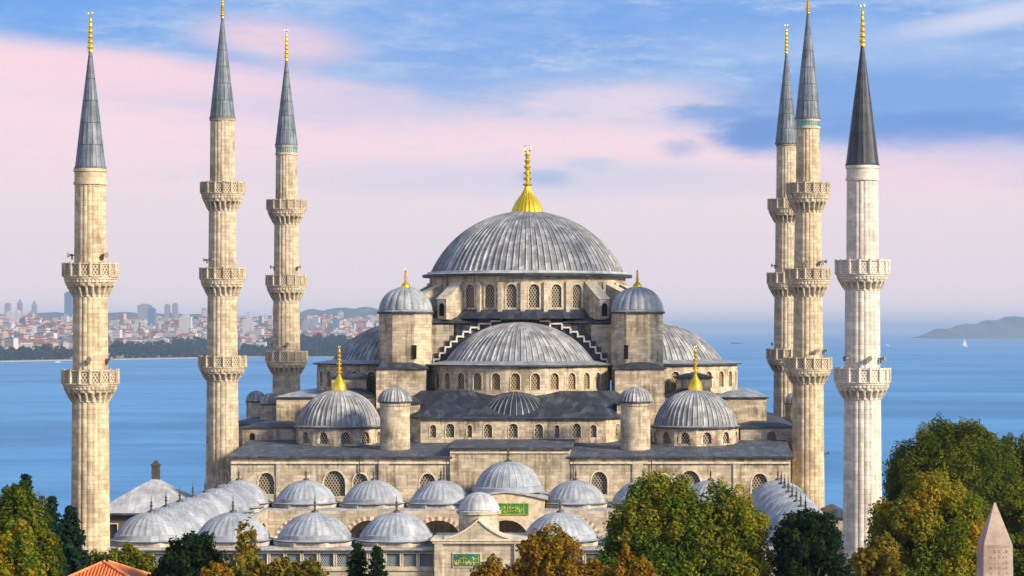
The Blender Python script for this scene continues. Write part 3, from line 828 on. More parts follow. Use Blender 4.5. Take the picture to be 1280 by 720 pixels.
arcade((-24.8, 275.4), (24.8, 275.4), 7); arcade((-24.8, 233.7), (-24.8, 275.3), 6); arcade((24.8, 275.3), (24.8, 233.7), 6)
arcade((24.8, 233.6), (-24.8, 233.6), 7)
# dome prototypes, copied round the four sides
def cdome(cx, cy):
    m = MB(); m.prism(ring(8, 3.6, 0, 0, pi/8), 11.37, 11.72, 1); m.prism(ring(16, 3.66, 0, 0, pi/16), 11.722, 11.8, 2)
    m.lathe([(3.62, 11.81), (3.2, 11.93), (3.17, 12.28), (3.06, 12.34)], 0, 0, 40); m.dome(0, 0, 12.3, 3.04, 1.85, 30, .028, 0, 2*pi, 12, .05, ribmat=False)
    ob = build('dome', m, ['lead_pale', 'stone_pale', 'lead_eave'], (0, 0, 0), 30)
    m = MB(); m.lathe([(.34, 14.1), (.3, 14.25), (.1, 14.36), (.07, 14.6), (.15, 14.72), (.06, 14.85), (.12, 15.0), (.05, 15.1), (.03, 15.5), (.005, 15.6)], 0, 0, 10)
    fo = build('finial', m, 'bronze', (0, 0, 0), 40); fo.parent = ob
    return ob, fo
d0, f0 = cdome(0, 0); first = True
pts = [(-28.4+7.1*k, 230.) for k in range(9) if k != 4]+[(-28.4+7.1*k, 279.) for k in range(9) if k != 4]
pts += [(sx, 230+7*j) for sx in (-28.4, 28.4) for j in range(1, 7)]
for x, y in pts:
    if first: d, f = d0, f0; first = False
    else:
        d = d0.copy(); f = f0.copy(); COL.objects.link(d); COL.objects.link(f); f.parent = d
    d.parent = T.o; d.location = (x, y-FY, 0); d.rotation_euler = (0, 0, pi/4*random.randrange(8))
# raised bay over the hall door: curved gable, green panel, taller dome
def gable(x0, x1, zs, h, n=16, sharp=1.6):
    c = (x0+x1)/2; w = (x1-x0)/2
    return [(x0+(x1-x0)*k/n, zs+h*(1-abs((x0+(x1-x0)*k/n-c)/w)**sharp)) for k in range(n+1)]
PY = 275.1
g = gable(-4.3, 4.3, 12.3, .75, 16, 1.4)
hdoor = (3.9, 5.6, .2, 10.2, 'point')
m = MB(); m.wall((-3.9, PY), (3.9, PY), 0, 12.2, [hdoor], .5)
m.face([(-3.9, PY, 12.2), (3.9, PY, 12.2)]+[(p[0]*.9, PY, p[1]-.02) for p in reversed(g)]); m.box(-3.9, 3.9, PY+.75, 283, 11.4, 12.5)
por = T.part('portal', m, 'cream_plaster')
m = MB()
for a, b in zip(g, g[1:]): 
    for z0_, z1_, y0_, y1_ in ((0, .22, PY-.2, 283.2),):
        m.face([(a[0], y0_, a[1]), (b[0], y0_, b[1]), (b[0], y0_, b[1]+.2), (a[0], y0_, a[1]+.2)])
        m.face([(a[0], y0_, a[1]+.2), (b[0], y0_, b[1]+.2), (b[0], y1_, b[1]+.2), (a[0], y1_, a[1]+.2)])
        m.face([(a[0], y0_, a[1]), (b[0], y0_, b[1]), (b[0], y1_, b[1]), (a[0], y1_, a[1])])
T.part('roof', m, 'lead_white', por)
m = MB(); m.lathe([(3.8, 12.95), (3.75, 13.4), (3.55, 13.6)], 0, 279, 40); m.dome(0, 279, 13.6, 3.45, 2.55, 28, .045, 0, 2*pi, 12, .05, ribmat=False); d = T.part('dome', m, 'lead_pale', por, sm=30)
m = MB(); m.lathe([(.55, 16.05), (.4, 16.2), (.12, 16.35), (.08, 16.7), (.2, 16.85), (.07, 17.), (.15, 17.2), (.05, 17.35), (.01, 17.8)], 0, 279, 12); T.part('finial', m, 'bronze', por, sm=40)
def scribble(m, x0, x1, y, z0, z1, n, r):
    """dense interlaced calligraphic strokes"""
    w = (x1-x0)/n; h = z1-z0; U_ = random.uniform
    for k in range(n):
        c = x0+(k+.5)*w; kind = random.randrange(4)
        if kind == 0: m.tube([(c, y, z0+h*U_(.1, .25)), (c+w*U_(-.2, .2), y, z0+h*U_(.8, 1))], [r*.7, r], 5)
        elif kind == 1: m.tube([(c-w*.7, y, z0+h*.5), (c-w*.4, y, z0+h*U_(.0, .15)), (c+w*.2, y, z0+h*.08), (c+w*.6, y, z0+h*U_(.3, .6))], [r*.5, r, r*1.1, r*.4], 5)
        elif kind == 2:
            q = U_(.15, .6); m.tube([(c+w*.4*cos(t), y, z0+h*(q+.16*sin(t))) for t in (0, 1.1, 2.2, 3.3, 4.4, 5.5, 6.6)], r*.8, 5)
        else: m.tube([(c-w*.9, y, z0+h*U_(.55, .7)), (c, y, z0+h*U_(.62, .8)), (c+w*.9, y, z0+h*U_(.5, .66))], [r*.4, r, r*.4], 5)
        if random.random() < .6: q = z0+h*U_(.05, .95); d = w*U_(-.4, .4); m.tube([(c+d, y, q), (c+d+r*2, y, q+r)], r*1.2, 5)
        m.tube([(c-w*.5, y, z0+h*U_(.18, .3)), (c+w*.5, y, z0+h*U_(.18, .3))], r*.7, 5)
m = MB(); m.box(-2.15, 2.3, PY-.1, PY-.003, 10.75, 12.0); pn = T.part('inscription_panel', m, 'panel_green', por)
m = MB(); scribble(m, -2.0, 1.7, PY-.12, 10.92, 11.86, 22, .03)
m.tube([(-2.1, PY-.12, 10.82), (2.25, PY-.12, 10.82)], .04, 5); m.tube([(-2.1, PY-.12, 11.94), (2.25, PY-.12, 11.94)], .04, 5)
m.tube([(1.8, PY-.12, 10.82), (1.8, PY-.12, 11.94)], .04, 5)
T.part('lettering', m, 'script_gold', pn)

# outer gate
T2 = T
G = Thing('courtyard_gate', 'stone gate with swept pediment and small pale dome between front domes', 'gate', (.3, 225.8, 0))
GX, GY = .3, 225.6
m = MB(); w = 3.75
m.wall((GX-w, GY), (GX+w, GY), 0, 12.0, [(w, 3.0, .2, 8.2, 'point')], 1.2); m.wall((GX+w, GY), (GX+w, 232), 0, 12); m.wall((GX-w, 232), (GX-w, GY), 0, 12)
for sx in (-1, 1): m.box(GX+sx*(w-.35)-.34, GX+sx*(w-.35)+.34, GY-.22, GY-.003, 0, 11.8)
body = G.part('wall', m, 'stone_pale')
m = MB(); m.box(GX-w-.3, GX+w+.3, GY-.4, 232.2, 12.0, 12.2); m.box(GX-w-.15, GX+w+.15, GY-.3, 232.1, 11.8, 12.0-.003); G.part('cornice', m, 'trim_stone', body)
m = MB(); n = 14; pr = []
for k in range(n+1):
    t = k/n; pr.append((GX-2.9+2.9*t, 12.2+1.55*t**1.8))
pr += [(2*GX-p[0], p[1]) for p in reversed(pr[:-1])]
for yy in (GY-.2, 227.4): m.face([(p[0], yy, p[1]) for p in pr])
for a, b in zip(pr, pr[1:]): m.face([(a[0], GY-.2, a[1]), (b[0], GY-.2, b[1]), (b[0], 227.4, b[1]), (a[0], 227.4, a[1])])
G.part('pediment', m, 'stone_pale')
m = MB()
for a, b in zip(pr, pr[1:]): m.face([(a[0], GY-.32, a[1]), (b[0], GY-.32, b[1]), (b[0], GY-.32, b[1]+.16), (a[0], GY-.32, a[1]+.16)]); m.face([(a[0], GY-.32, a[1]+.16), (b[0], GY-.32, b[1]+.16), (b[0], 227.5, b[1]+.16), (a[0], 227.5, a[1]+.16)])
G.part('coping', m, 'trim_stone')
m = MB(); m.lathe([(1.75, 12.2), (1.75, 14.0), (1.95, 14.1), (1.95, 14.3)], GX-.2, 229.2, 32); dr = G.part('drum', m, 'stone_pale', sm=30)
m = MB(); m.lathe([(1.95, 14.31), (1.75, 14.45)], GX-.2, 229.2, 40); m.dome(GX-.2, 229.2, 14.45, 1.75, 1.5, 16, .06, 0, 2*pi, 10, .04, lobes=True); G.part('dome', m, 'lead_white', dr, sm=28)
m = MB(); m.box(GX-2.2, GX+.05+.2, GY-.1, GY-.003, 9.75, 11.0); p0 = G.part('panel_border', m, 'trim_stone')
m = MB(); m.box(GX-2.1, GX+.15, GY-.14, GY-.103, 9.85, 10.9); pn = G.part('inscription_panel', m, 'panel_teal', p0)
m = MB(); scribble(m, GX-2.0, GX+.05, GY-.16, 9.95, 10.82, 13, .024); G.part('lettering', m, 'script_gold', pn)

# ------------------------------------------------------------------ minarets
def shaft(T, X, Y, z0, z1, r0, r1, mat, flutes=20, parent=None):
    m = MB(); n = flutes*6
    def mod(t, i, j):
        q = (j % 6)/6*2*pi
        return -.042*r0*(1-abs(sin(q/2)))**1.2
    K = max(3, int((z1-z0)/3)); m.lathe([(r0+(r1-r0)*k/K, z0+(z1-z0)*k/K) for k in range(K+1)], X, Y, n, mod=mod, uref=r0)
    return T.part('shaft', m, mat, parent, sm=35)
def balcony(T, X, Y, zt, zp, zc, rb, rs, mat, pmat, panel):
    """zt parapet top, zp parapet foot, zc foot of the stalactite corbel"""
    m = MB(); H = zp-zc; w = rb-rs
    prof = [(rs, zc-.03), (rs+.16*w, zc+.02*H), (rs+.22*w, zc+.10*H), (rs+.40*w, zc+.22*H), (rs+.50*w, zc+.34*H), (rs+.66*w, zc+.47*H), (rs+.68*w, zc+.49*H),
            (rs+.68*w, zc+.55*H), (rs+.76*w, zc+.57*H), (rs+.84*w, zc+.68*H), (rs+.86*w, zc+.72*H), (rs+.92*w, zc+.74*H), (rb-.03, zc+.90*H), (rb, zc+.92*H), (rb, zc+H)]
    NN = 20
    def mod(t, i, j):
        q = j % 6; r = prof[i][0]
        if 1 <= i <= 6:                                     # deep pointed niches between pendants
            if q in (2, 3, 4): return -(r-rs*.99)*(.92 if i < 6 else .55)
            if q in (1, 5): return -(r-rs)*(.10 if i > 2 else .55)
            return 0
        if 8 <= i <= 10: return -.10 if ((j+3) % 6) in (2, 3, 4) else 0
        if 11 <= i <= 12: return -.07 if j % 3 == 1 else 0
        return 0
    m.lathe(prof, X, Y, NN*6, mod=mod, uref=rb)
    m.lathe([(rb+.02, zp-.0), (rb+.1, zp+.05), (rb+.1, zp+.16), (rb*.6, zp+.17), (rs*.9, zp+.17)], X, Y, 32)
    bal = T.part('balcony', m, mat, sm=20)
    m = MB(); n = 16; r = rb+.02; pg = ring(n, r, X, Y, pi/n)
    for k in range(n):
        a, b = pg[k], pg[(k+1) % n]; L = math.dist(a, b)
        m.face([(*a, zp+.17), (*b, zp+.17), (*b, zt-.12), (*a, zt-.12)], [(0, 0), (L, 0), (L, zt-zp-.3), (0, zt-zp-.3)])
        m.prism(ring(6, .16, a[0], a[1]), zp+.1, zt+.05, 1)
    q0, q1 = ring(n, r-.12, X, Y, pi/n), ring(n, r+.1, X, Y, pi/n)
    for zz0, zz1 in ((zt-.13, zt),):
        for k in range(n):
            j = (k+1) % n
            m.face([(*q1[k], zz0), (*q1[j], zz0), (*q1[j], zz1), (*q1[k], zz1)], mi=1); m.face([(*q0[k], zz0), (*q0[j], zz0), (*q0[j], zz1), (*q0[k], zz1)], mi=1)
            m.face([(*q1[k], zz1), (*q1[j], zz1), (*q0[j], zz1), (*q0[k], zz1)], mi=1); m.face([(*q1[k], zz0), (*q1[j], zz0), (*q0[j], zz0), (*q0[k], zz0)], mi=1)
    T.part('parapet', m, [panel, pmat], bal)
    return bal
def horn(T, X, Y, r, z, ang):
    a = radians(ang); dx_, dy_ = sin(a), -cos(a); m = MB()
    p = lambda q: (X+dx_*q, Y+dy_*q, z)
    m.tube([p(r-.1), p(r+.15), p(r+.25), p(r+.35), p(r+.62)], [.05, .07, .12, .08, .24], 12); m.box(X+dx_*(r+.2)-.06, X+dx_*(r+.2)+.06, Y+dy_*(r+.2)-.06, Y+dy_*(r+.2)+.06, z-.4, z-.06)
    T.part('loudspeaker', m, 'speaker_grey', sm=30)
def minaret(px, D, label, fin, spire, collar, balcs, radii, rb, mats, tile=None, horns=(), base=None):
    s = F/D; X = xz(px, D); Z = lambda y: zz(y, D)
    T = Thing('minaret', label, 'minaret', (X, D, 0), 'six minarets of the mosque')
    mat, pmat, panel, sp = mats
    rr = [r/s for r in radii]; rbm = [r/s for r in rb]
    levels = [Z(y) for y in [b[2] for b in balcs]]
    # shafts from the top down
    tops = [Z(collar)]+[Z(b[1])+.17 for b in balcs]; bots = [Z(b[1])+.17 for b in balcs]; 
    ends = [(Z(balcs[i][1])+.1, tops[0] if i == 0 else Z(balcs[i-1][2])) for i in range(len(balcs))]
    for i, (z0, z1) in enumerate(ends): shaft(T, X, D, z0, z1, rr[i]*1.03, rr[i]*.985, mat, parent=None)
    zb = Z(balcs[-1][2]); shaft(T, X, D, 6.0, zb, rr[-1]*1.06, rr[-1]*.97, mat)
    m = MB(); R = rr[-1]*1.06; m.prism(ring(16, R*1.45, X, D, pi/16), 0, 4.6); m.frustum(ring(16, R*1.45, X, D, pi/16), 4.6, ring(16, R*1.02, X, D, pi/16), 6.0); T.part('base', m, mat)
    for i, b in enumerate(balcs):
        balcony(T, X, D, Z(b[0]), Z(b[1]), Z(b[2]), rbm[i], rr[i+1]*.97, pmat, pmat, panel)
    # collar under the spire
    zt = Z(spire[1]); r = rr[0]*.99; m = MB()
    m.lathe([(r, Z(collar)-.02), (r+.1, Z(collar)), (r+.1, Z(collar)+.22), (r+.02, Z(collar)+.26), (r+.02, zt-.3), (r+.1, zt-.26), (r+.1, zt-.02)], X, D, 48); co = T.part('collar', m, mat if not tile else pmat, sm=25)
    if tile:
        m = MB(); n = 32; za, zb_ = Z(tile[1]), Z(tile[0])
        for k in range(n):
            a, b = 2*pi*k/n, 2*pi*(k+.62)/n; q = r+.05
            m.face([(X+q*sin(a), D-q*cos(a), za), (X+q*sin(b), D-q*cos(b), za), (X+q*sin(b), D-q*cos(b), zb_), (X+q*sin(a), D-q*cos(a), zb_)])
        T.part('tile_band', m, 'turquoise', co)
    m = MB(); rs = spire[2]/s; zt0 = Z(spire[0]); n = 16; H = zt0-zt
    m.lathe([(rr[0], zt-.0), (rs+.1, zt), (rs+.1, zt+.13)], X, D, 32); prof = [(rs+.02, zt+.13)]+[(rs*(1-k/10)**1.0*(1+.03*sin(pi*k/10))+.13*k/10, zt+.13+(H-.13)*k/10) for k in range(1, 11)]
    m.lathe(prof, X, D, n*4, mod=lambda t, i, j: .035*(j % 4 == 0)*(1-i/12), uref=rs); S = T.part('spire', m, sp, sm=28)
    h = Z(fin[0])-Z(fin[1]); m = MB(); m.lathe(bead_prof(Z(fin[1])-.05, h*.9, .28), X, D, 14)
    crescent(m, X, D, Z(fin[0])-.16, .17); T.part('finial', m, 'gold', S, sm=40)
    for (y, ang, lev) in horns: horn(T, X, D, rr[lev], Z(y), ang)
    return T
ST = ('stone_minaret', 'stone_carved', 'grille_parapet', 'lead_spire')
SG = ('stone_minaret_gold', 'stone_carved', 'grille_parapet', 'lead_spire')
SW = ('stone_minaret_white', 'stone_carved_white', 'grille_parapet_white', 'lead_spire_dark')
FD, MD, BD = 226.5, 298.5, 348.5
minaret(113, FD, 'tan two-balcony minaret at the front, left of the pavilion roof', (14, 64), (64, 211, 18.5), 231,
        [(329, 347, 371), (462, 481, 502)], [19.5, 21.5, 23.3], [32.5, 33.5], SG, horns=[(319, -75, 0), (319, -20, 0), (319, 55, 0), (449, 8, 1), (449, 70, 1)])
minaret(278, MD, 'tan three-balcony minaret at the hall corner beside the pavilion', (-4, 22), (22, 148, 15.2), 150,
        [(228, 243, 264), (335, 350, 370), (445, 460, 476)], [15.2, 17, 18.6, 20], [26, 27, 28.5], ST, horns=[(325, -75, 1), (325, -30, 1), (236, 68, 0)])
minaret(358, BD, 'tan three-balcony minaret with dotted turquoise band, far behind the left corner dome', (36, 75), (75, 182, 13.5), 194,
        [(250, 263, 281), (344, 358, 376), (439, 453, 468)], [13.2, 15.2, 16.6, 17.6], [23.5, 24.5, 25], ST, tile=(184, 191), horns=[(334, -60, 1), (334, 62, 1), (430, 10, 2), (430, -70, 2)])
minaret(983, BD, 'tan three-balcony minaret half hidden behind the turquoise-banded one by the hall', (30, 66), (66, 180, 13.5), 182,
        [(249, 262, 279), (341, 355, 371), (436, 450, 464)], [12.5, 14, 15.4, 16.4], [22.5, 23.5, 24], ST, horns=[(332, -70, 1), (430, -60, 2)])
minaret(1010, MD, 'tan three-balcony minaret with turquoise band at the right corner of the hall', (-6, 16), (16, 149, 15.4), 161,
        [(229, 243, 266), (336, 350, 371), (447, 462, 480)], [14.8, 17, 18.4, 20], [26.5, 27.5, 28.8], SG, tile=(151, 159), horns=[(328, -10, 1), (328, 45, 1), (327, 75, 1), (438, 25, 2), (438, 70, 2), (566, 78, 3)])
minaret(1078, FD, 'whitish two-balcony minaret with dark slate-coloured cone beside the right trees', (5, 57), (57, 207, 20), 226,
        [(325, 344, 363), (460, 479, 499)], [19.8, 22, 23.8], [32.5, 33.8], SW, horns=[(448, -50, 1), (448, 12, 1), (448, 60, 1)])

# ------------------------------------------------------------------ pavilion, red-roofed house, obelisk
PV = Thing('pavilion', 'low pavilion with hipped pale lead roof and chimney left of the courtyard', 'pavilion', (-39, 288, 0))
x0, x1, y0, y1 = -44.6, -33.2, 282.5, 293.5
m = MB(); hs = [(1.2+k*2.1, 1.1, 6.4, 9.2, 'rect') for k in range(5)]
m.wall((x0+.8, y0+.8), (x1-.8, y0+.8), 0, 10.2, hs, .3); m.wall((x1-.8, y0+.8), (x1-.8, y1), 0, 10.2); m.wall((x0+.8, y1), (x0+.8, y0+.8), 0, 10.2)
PV.part('wall', m, 'wood_brown')
for h in hs: window(PV, (x0+.8, y0+.8), (x1-.8, y0+.8), h, .3, 'glass_dark', 'trim_stone', .1)
m = MB(); m.box(x0, x1, y0, y1, 10.2, 10.4); PV.part('eave', m, 'lead_eave')
m = MB(); m.frustum([(x0, y0), (x1, y0), (x1, y1), (x0, y1)], 10.41, [(x0+3.6, y0+3.2), (x1-3.9, y0+3.2), (x1-3.9, y1-3.2), (x0+3.6, y1-3.2)], 12.7, top=False)
m.frustum([(x0+3.6, y0+3.2), (x1-3.9, y0+3.2), (x1-3.9, y1-3.2), (x0+3.6, y1-3.2)], 12.7, [(-38.9, 287.9), (-38.7, 287.9), (-38.7, 288.1), (-38.9, 288.1)], 13.9); rf = PV.part('roof', m, 'lead_white')
m = MB(); m.box(-39.2, -38.4, 287.6, 288.4, 13.3, 15.2); m.box(-39.3, -38.3, 287.5, 288.5, 15.2, 15.35); m.frustum([(-39.2, 287.6), (-38.4, 287.6), (-38.4, 288.4), (-39.2, 288.4)], 15.352, [(-38.9, 287.9), (-38.7, 287.9), (-38.7, 288.1), (-38.9, 288.1)], 15.8); PV.part('chimney', m, 'bronze', rf)

hx, hy, hz_ = at(131, 703, 178)
H = Thing('house', 'house with orange tiled hip roof low at the left between trees', 'house', (hx, hy, 0))
m = MB(); m.wall((hx-4.4, hy-4), (hx+4.4, hy-4), 0, hz_-2, [(2.2, 1.1, hz_-4.2, hz_-2.6, 'rect'), (6.6, 1.1, hz_-4.2, hz_-2.6, 'rect')], .2)
m.wall((hx+4.4, hy-4), (hx+4.4, hy+4), 0, hz_-2); m.wall((hx+4.4, hy+4), (hx-4.4, hy+4), 0, hz_-2); m.wall((hx-4.4, hy+4), (hx-4.4, hy-4), 0, hz_-2)
H.part('wall', m, 'cream_plaster')
for u in (2.2, 6.6): window(H, (hx-4.4, hy-4), (hx+4.4, hy-4), (u, 1.1, hz_-4.2, hz_-2.6, 'rect'), .2, 'glass_dark', 'trim_stone', .1)
m = MB(); ap = [(hx-.12, hy-.5), (hx+.12, hy-.5), (hx+.12, hy+.5), (hx-.12, hy+.5)]
m.frustum([(hx-5, hy-4.6), (hx+5, hy-4.6), (hx+5, hy+4.6), (hx-5, hy+4.6)], hz_-2.15, ap, hz_); rf = H.part('roof', m, 'roof_tile')
m = MB()
for k in range(4):
    c = [(hx-5, hy-4.6), (hx+5, hy-4.6), (hx+5, hy+4.6), (hx-5, hy+4.6)][k]; m.tube([(*c, hz_-2.1), (*ap[k], hz_+.04)], .1, 6)
H.part('ridge', m, 'roof_ridge', rf)
m = MB(); m.box(hx-1.9, hx-1.0, hy-2.6, hy-1.9, hz_-1.6, hz_-.75); H.part('chimney', m, 'roof_ridge', rf)

OD = 150.0; s = F/OD; ox = xz(1243.5, OD); oz = zz(628, OD); zs = zz(680, OD)
O = Thing('obelisk', 'pinkish granite obelisk with pointed tip in front of the right trees', 'obelisk', (ox, OD, 0))
m = MB(); rw = 18.3/s
sq = lambda w: [(ox-w, OD-w), (ox+w, OD-w), (ox+w, OD+w), (ox-w, OD+w)]
def rot(pl, a): return [(ox+(p[0]-ox)*cos(a)-(p[1]-OD)*sin(a), OD+(p[0]-ox)*sin(a)+(p[1]-OD)*cos(a)) for p in pl]
a = radians(6)
m.frustum(rot(sq(rw*1.28), a), 2.4, rot(sq(rw), a), zs, top=False); m.frustum(rot(sq(rw), a), zs, rot(sq(.035), a), oz)
# carved signs down the faces, part of the shaft's own surface
fx = lambda u, z: (ox+u*cos(a)+(rw+.012+(zs-z)*.013)*sin(a), OD+u*sin(a)-(rw+.012+(zs-z)*.013)*cos(a), z)
for k in range(22):
    z = zs-.45-k*.3
    for u in (-.42, -.2, .05, .3, .48):
        if random.random() < .9: 
            w_, h_ = random.uniform(.02, .09), random.uniform(.03, .2); m.face([fx(u-w_, z), fx(u+w_, z), fx(u+w_*random.random(), z+h_), fx(u-w_, z+h_)], mi=1)
m.face([fx(-rw*.8, zs-.12), fx(rw*.8, zs-.12), fx(rw*.8, zs-.08), fx(-rw*.8, zs-.08)], mi=1)
O.part('shaft', m, ['granite', 'granite_cut'])
m = MB(); m.prism(rot(sq(1.7), a), 0, .5); m.prism(rot(sq(1.4), a), .5, 2.4); O.part('pedestal', m, 'stone_grey')

# ------------------------------------------------------------------ trees
def leaf_mesh(name, cen, nor, size, tint, mat, aspect=1.5):
    n = len(cen)
    up = rng.normal(size=(n, 3)); t = np.cross(nor, up); t /= np.linalg.norm(t, axis=1)[:, None]+1e-9
    b = np.cross(nor, t); sz = size[:, None]
    a = t*sz*aspect*.5; c = b*sz*.5; fold = nor*sz*.12
    V = np.stack([cen-a, cen-c*.9+fold, cen+a, cen+c*.9+fold], 1).reshape(-1, 3)
    me = bpy.data.meshes.new(name); me.vertices.add(4*n); me.vertices.foreach_set('co', V.astype(np.float32).ravel())
    me.loops.add(4*n); me.loops.foreach_set('vertex_index', np.arange(4*n, dtype=np.int32))
    me.polygons.add(n); me.polygons.foreach_set('loop_start', np.arange(0, 4*n, 4, dtype=np.int32))
    at_ = me.attributes.new('tint', 'FLOAT', 'FACE'); at_.data.foreach_set('value', np.clip(tint, 0, 1).astype(np.float32))
    me.materials.append(MATS[mat]); me.update(calc_edges=True); me.validate()
    return me
def unit(n):
    v = rng.normal(size=(n, 3)); return v/np.linalg.norm(v, axis=1)[:, None]
def blobs_leaves(bc, br, btint, dens, ls):
    C_, N_, S_, T_ = [], [], [], []
    for c, r, t in zip(bc, br, btint):
        n = int(dens*r*r); d = unit(n); d[:, 2] = d[:, 2]*.9+.12
        rad = r*(.45+.6*rng.random(n)**.6)*(1+.22*np.sin(d[:, 0]*5+c[0]*3)*np.sin(d[:, 2]*6+c[1]))
        C_.append(c+d*rad[:, None]*np.array((.9, .9, 1.2))); nn = d+rng.normal(size=(n, 3))*.55+np.array((0, 0, .25)); N_.append(nn/np.linalg.norm(nn, axis=1)[:, None])
        S_.append(ls*(.6+.8*rng.random(n))); T_.append(t+rng.normal(size=n)*.16)
    return np.concatenate(C_), np.concatenate(N_), np.concatenate(S_), np.concatenate(T_)
def tree(name, label, X, Y, ztop, rx, rz, mat, tbias=.4, dens=430, ls=.175, lobes=None, sparse=1., group=None, nb=None):
    """broad tree: tapered trunk and limbs, crown of many leaf clumps spread through its volume"""
    T = Thing(name, label, 'tree', (X, Y, 0), group)
    zc = ztop-rz; lobes = lobes or [(0, 0, 0, 1.)]
    bc, br, bt = [], [], []
    for (lx, ly, lz, lf) in lobes:
        n = nb or int(44+7.5*rx*rz*lf)
        d = unit(n); d[:, 2] = np.where(d[:, 2] < -.55, -d[:, 2], d[:, 2])
        rad = (.32+.66*rng.random(n)**.55)[:, None]
        p = d*rad*np.array((rx*lf, rx*lf*.9, rz*lf))+np.array((X+lx, Y+ly, zc+lz))
        sh = 1-.38*np.clip((p[:, 2]-zc-lz)/(rz*lf), 0, 1)
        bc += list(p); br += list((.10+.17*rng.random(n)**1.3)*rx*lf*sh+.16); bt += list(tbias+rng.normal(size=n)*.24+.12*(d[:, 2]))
    c, nn, s_, t_ = blobs_leaves(bc, br, bt, dens*sparse, ls)
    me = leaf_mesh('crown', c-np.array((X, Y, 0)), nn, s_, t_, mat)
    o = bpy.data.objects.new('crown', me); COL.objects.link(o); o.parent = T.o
    m = MB(); m.tube([(X, Y, 0), (X+.1, Y, zc*.4), (X-.1, Y+.1, zc), (X, Y, ztop-rz*.5)], [rx*.10+.1, rx*.08+.06, rx*.05+.04, .04], 8)
    idx = rng.choice(len(bc), min(14, len(bc)), replace=False)
    for i in idx:
        q = np.array(bc[i]); p0 = np.array((X, Y, max(zc-rz*.7, .5)+rz*.6*rng.random())); mid = (p0+q)/2+np.array((0, 0, .3))
        m.tube([tuple(p0), tuple(mid), tuple(q)], [rx*.035+.03, rx*.02+.02, .02], 6)
    T.part('trunk', m, 'bark', sm=40)
    return T
def conifer(name, label, X, Y, ztop, r, h, mat, dens=1.0, ls=.2, group=None):
    T = Thing(name, label, 'tree', (X, Y, 0), group)
    C_, N_, S_, T_ = [], [], [], []; m = MB()
    m.tube([(X, Y, 0), (X, Y, ztop-.2)], [r*.09+.08, .03], 8)
    z = ztop-.15; k = 0
    while z > ztop-h:
        f = (ztop-z)/h; R = r*(.12+.88*f**.8); nb = int(7+6*f)
        for b_ in range(nb):
            a = 2*pi*(b_+.5*(k % 2)+.3*random.random())/nb; L = R*(.55+.6*random.random()); droop = -.18*L
            n = int(26*dens*L/.8)+10; t = rng.random(n)**.7
            base = np.array((X, Y, z)); dirv = np.array((sin(a), -cos(a), 0.))
            p = base+np.outer(t*L, dirv)+np.outer(droop*t*t*1.6+.05, (0, 0, 1))+rng.normal(size=(n, 3))*np.array((.13, .13, .1))*(.4+L*.35)
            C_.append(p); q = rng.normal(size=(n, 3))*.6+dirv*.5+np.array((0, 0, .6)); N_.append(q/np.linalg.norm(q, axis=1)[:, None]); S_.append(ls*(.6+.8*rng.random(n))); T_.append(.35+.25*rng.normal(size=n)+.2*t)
            if b_ % 2 == 0: m.tube([(X, Y, z), tuple(base+dirv*L*.9+np.array((0, 0, droop)))], [.04+.02*f, .012], 5)
        z -= .34+.12*f; k += 1
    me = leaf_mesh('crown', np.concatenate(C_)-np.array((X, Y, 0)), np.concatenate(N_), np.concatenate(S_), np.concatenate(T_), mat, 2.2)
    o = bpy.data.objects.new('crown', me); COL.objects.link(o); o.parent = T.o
    T.part('trunk', m, 'bark')
    return T
def tpx(px, py, D, halfw, kind, label, mat, name='broadleaf_tree', rz=None, **k):
    s = F/D; X, _, Z = at(px, py, D); rx = halfw/s
    return tree(name, label, X, D, Z, rx, rz or rx*1.25, mat, group=kind, **k)
GR = 'trees round the mosque'
tpx(1192, 531, 262, 88, GR, 'tallest olive green tree behind the obelisk and the golden green tree', 'leaf_olive', rz=9.5, tbias=.32, lobes=[(0, 0, 0, 1.), (-3.6, -1, -1.6, .6), (3.8, 1, -1., .62)])
tpx(1272, 542, 268, 52, GR, 'dull olive tree at the right edge behind the obelisk', 'leaf_olive', rz=9, tbias=.25)
tpx(1165, 594, 196, 78, GR, 'rounded green and gold tree right of the white minaret', 'leaf_autumn', rz=6.4, tbias=.55, lobes=[(0, 0, 0, 1.), (-2.2, -.6, -3.0, .62), (1.9, 0, -2.4, .8)])
tpx(1275, 612, 215, 42, GR, 'olive tree behind the obelisk at the picture edge', 'leaf_olive', rz=6, tbias=.4)
tpx(1100, 668, 178, 34, GR, 'small yellowing tree at the foot of the white minaret', 'leaf_yellow', rz=3.2, tbias=.4, ls=.22)
tpx(1012, 636, 186, 52, GR, 'dark green dense rounded tree left of the white minaret foot', 'leaf_dark', rz=5.2, tbias=.35, dens=520)
tpx(830, 596, 188, 78, GR, 'large leafy green tree in front of the hall wall', 'leaf_green', rz=7.5, tbias=.48, lobes=[(0, 0, 0, 1.), (-2.0, -.8, -2.0, .7), (1.9, -.4, -1.0, .75), (-1.2, -1.5, -4, .9)])
tpx(912, 602, 187, 52, GR, 'green tree with yellow leaves, right of the largest leafy tree', 'leaf_green', rz=6.6, tbias=.62, sparse=.8, lobes=[(0, 0, 0, 1.), (.9, -.5, -3.2, .8)])
tpx(688, 645, 172, 52, GR, 'golden orange tree in front of the gate', 'leaf_gold', rz=4.6, tbias=.5, lobes=[(0, 0, 0, .9), (-3.6, -.5, -2.2, .85), (2.6, -.5, -1.7, .75)])
tpx(788, 668, 165, 30, GR, 'small reddish orange tree below the large leafy tree', 'leaf_gold', rz=3.4, tbias=.35, lobes=[(0, 0, 0, .8), (-1.1, .2, -.9, .7), (.9, 0, -.9, .7)])
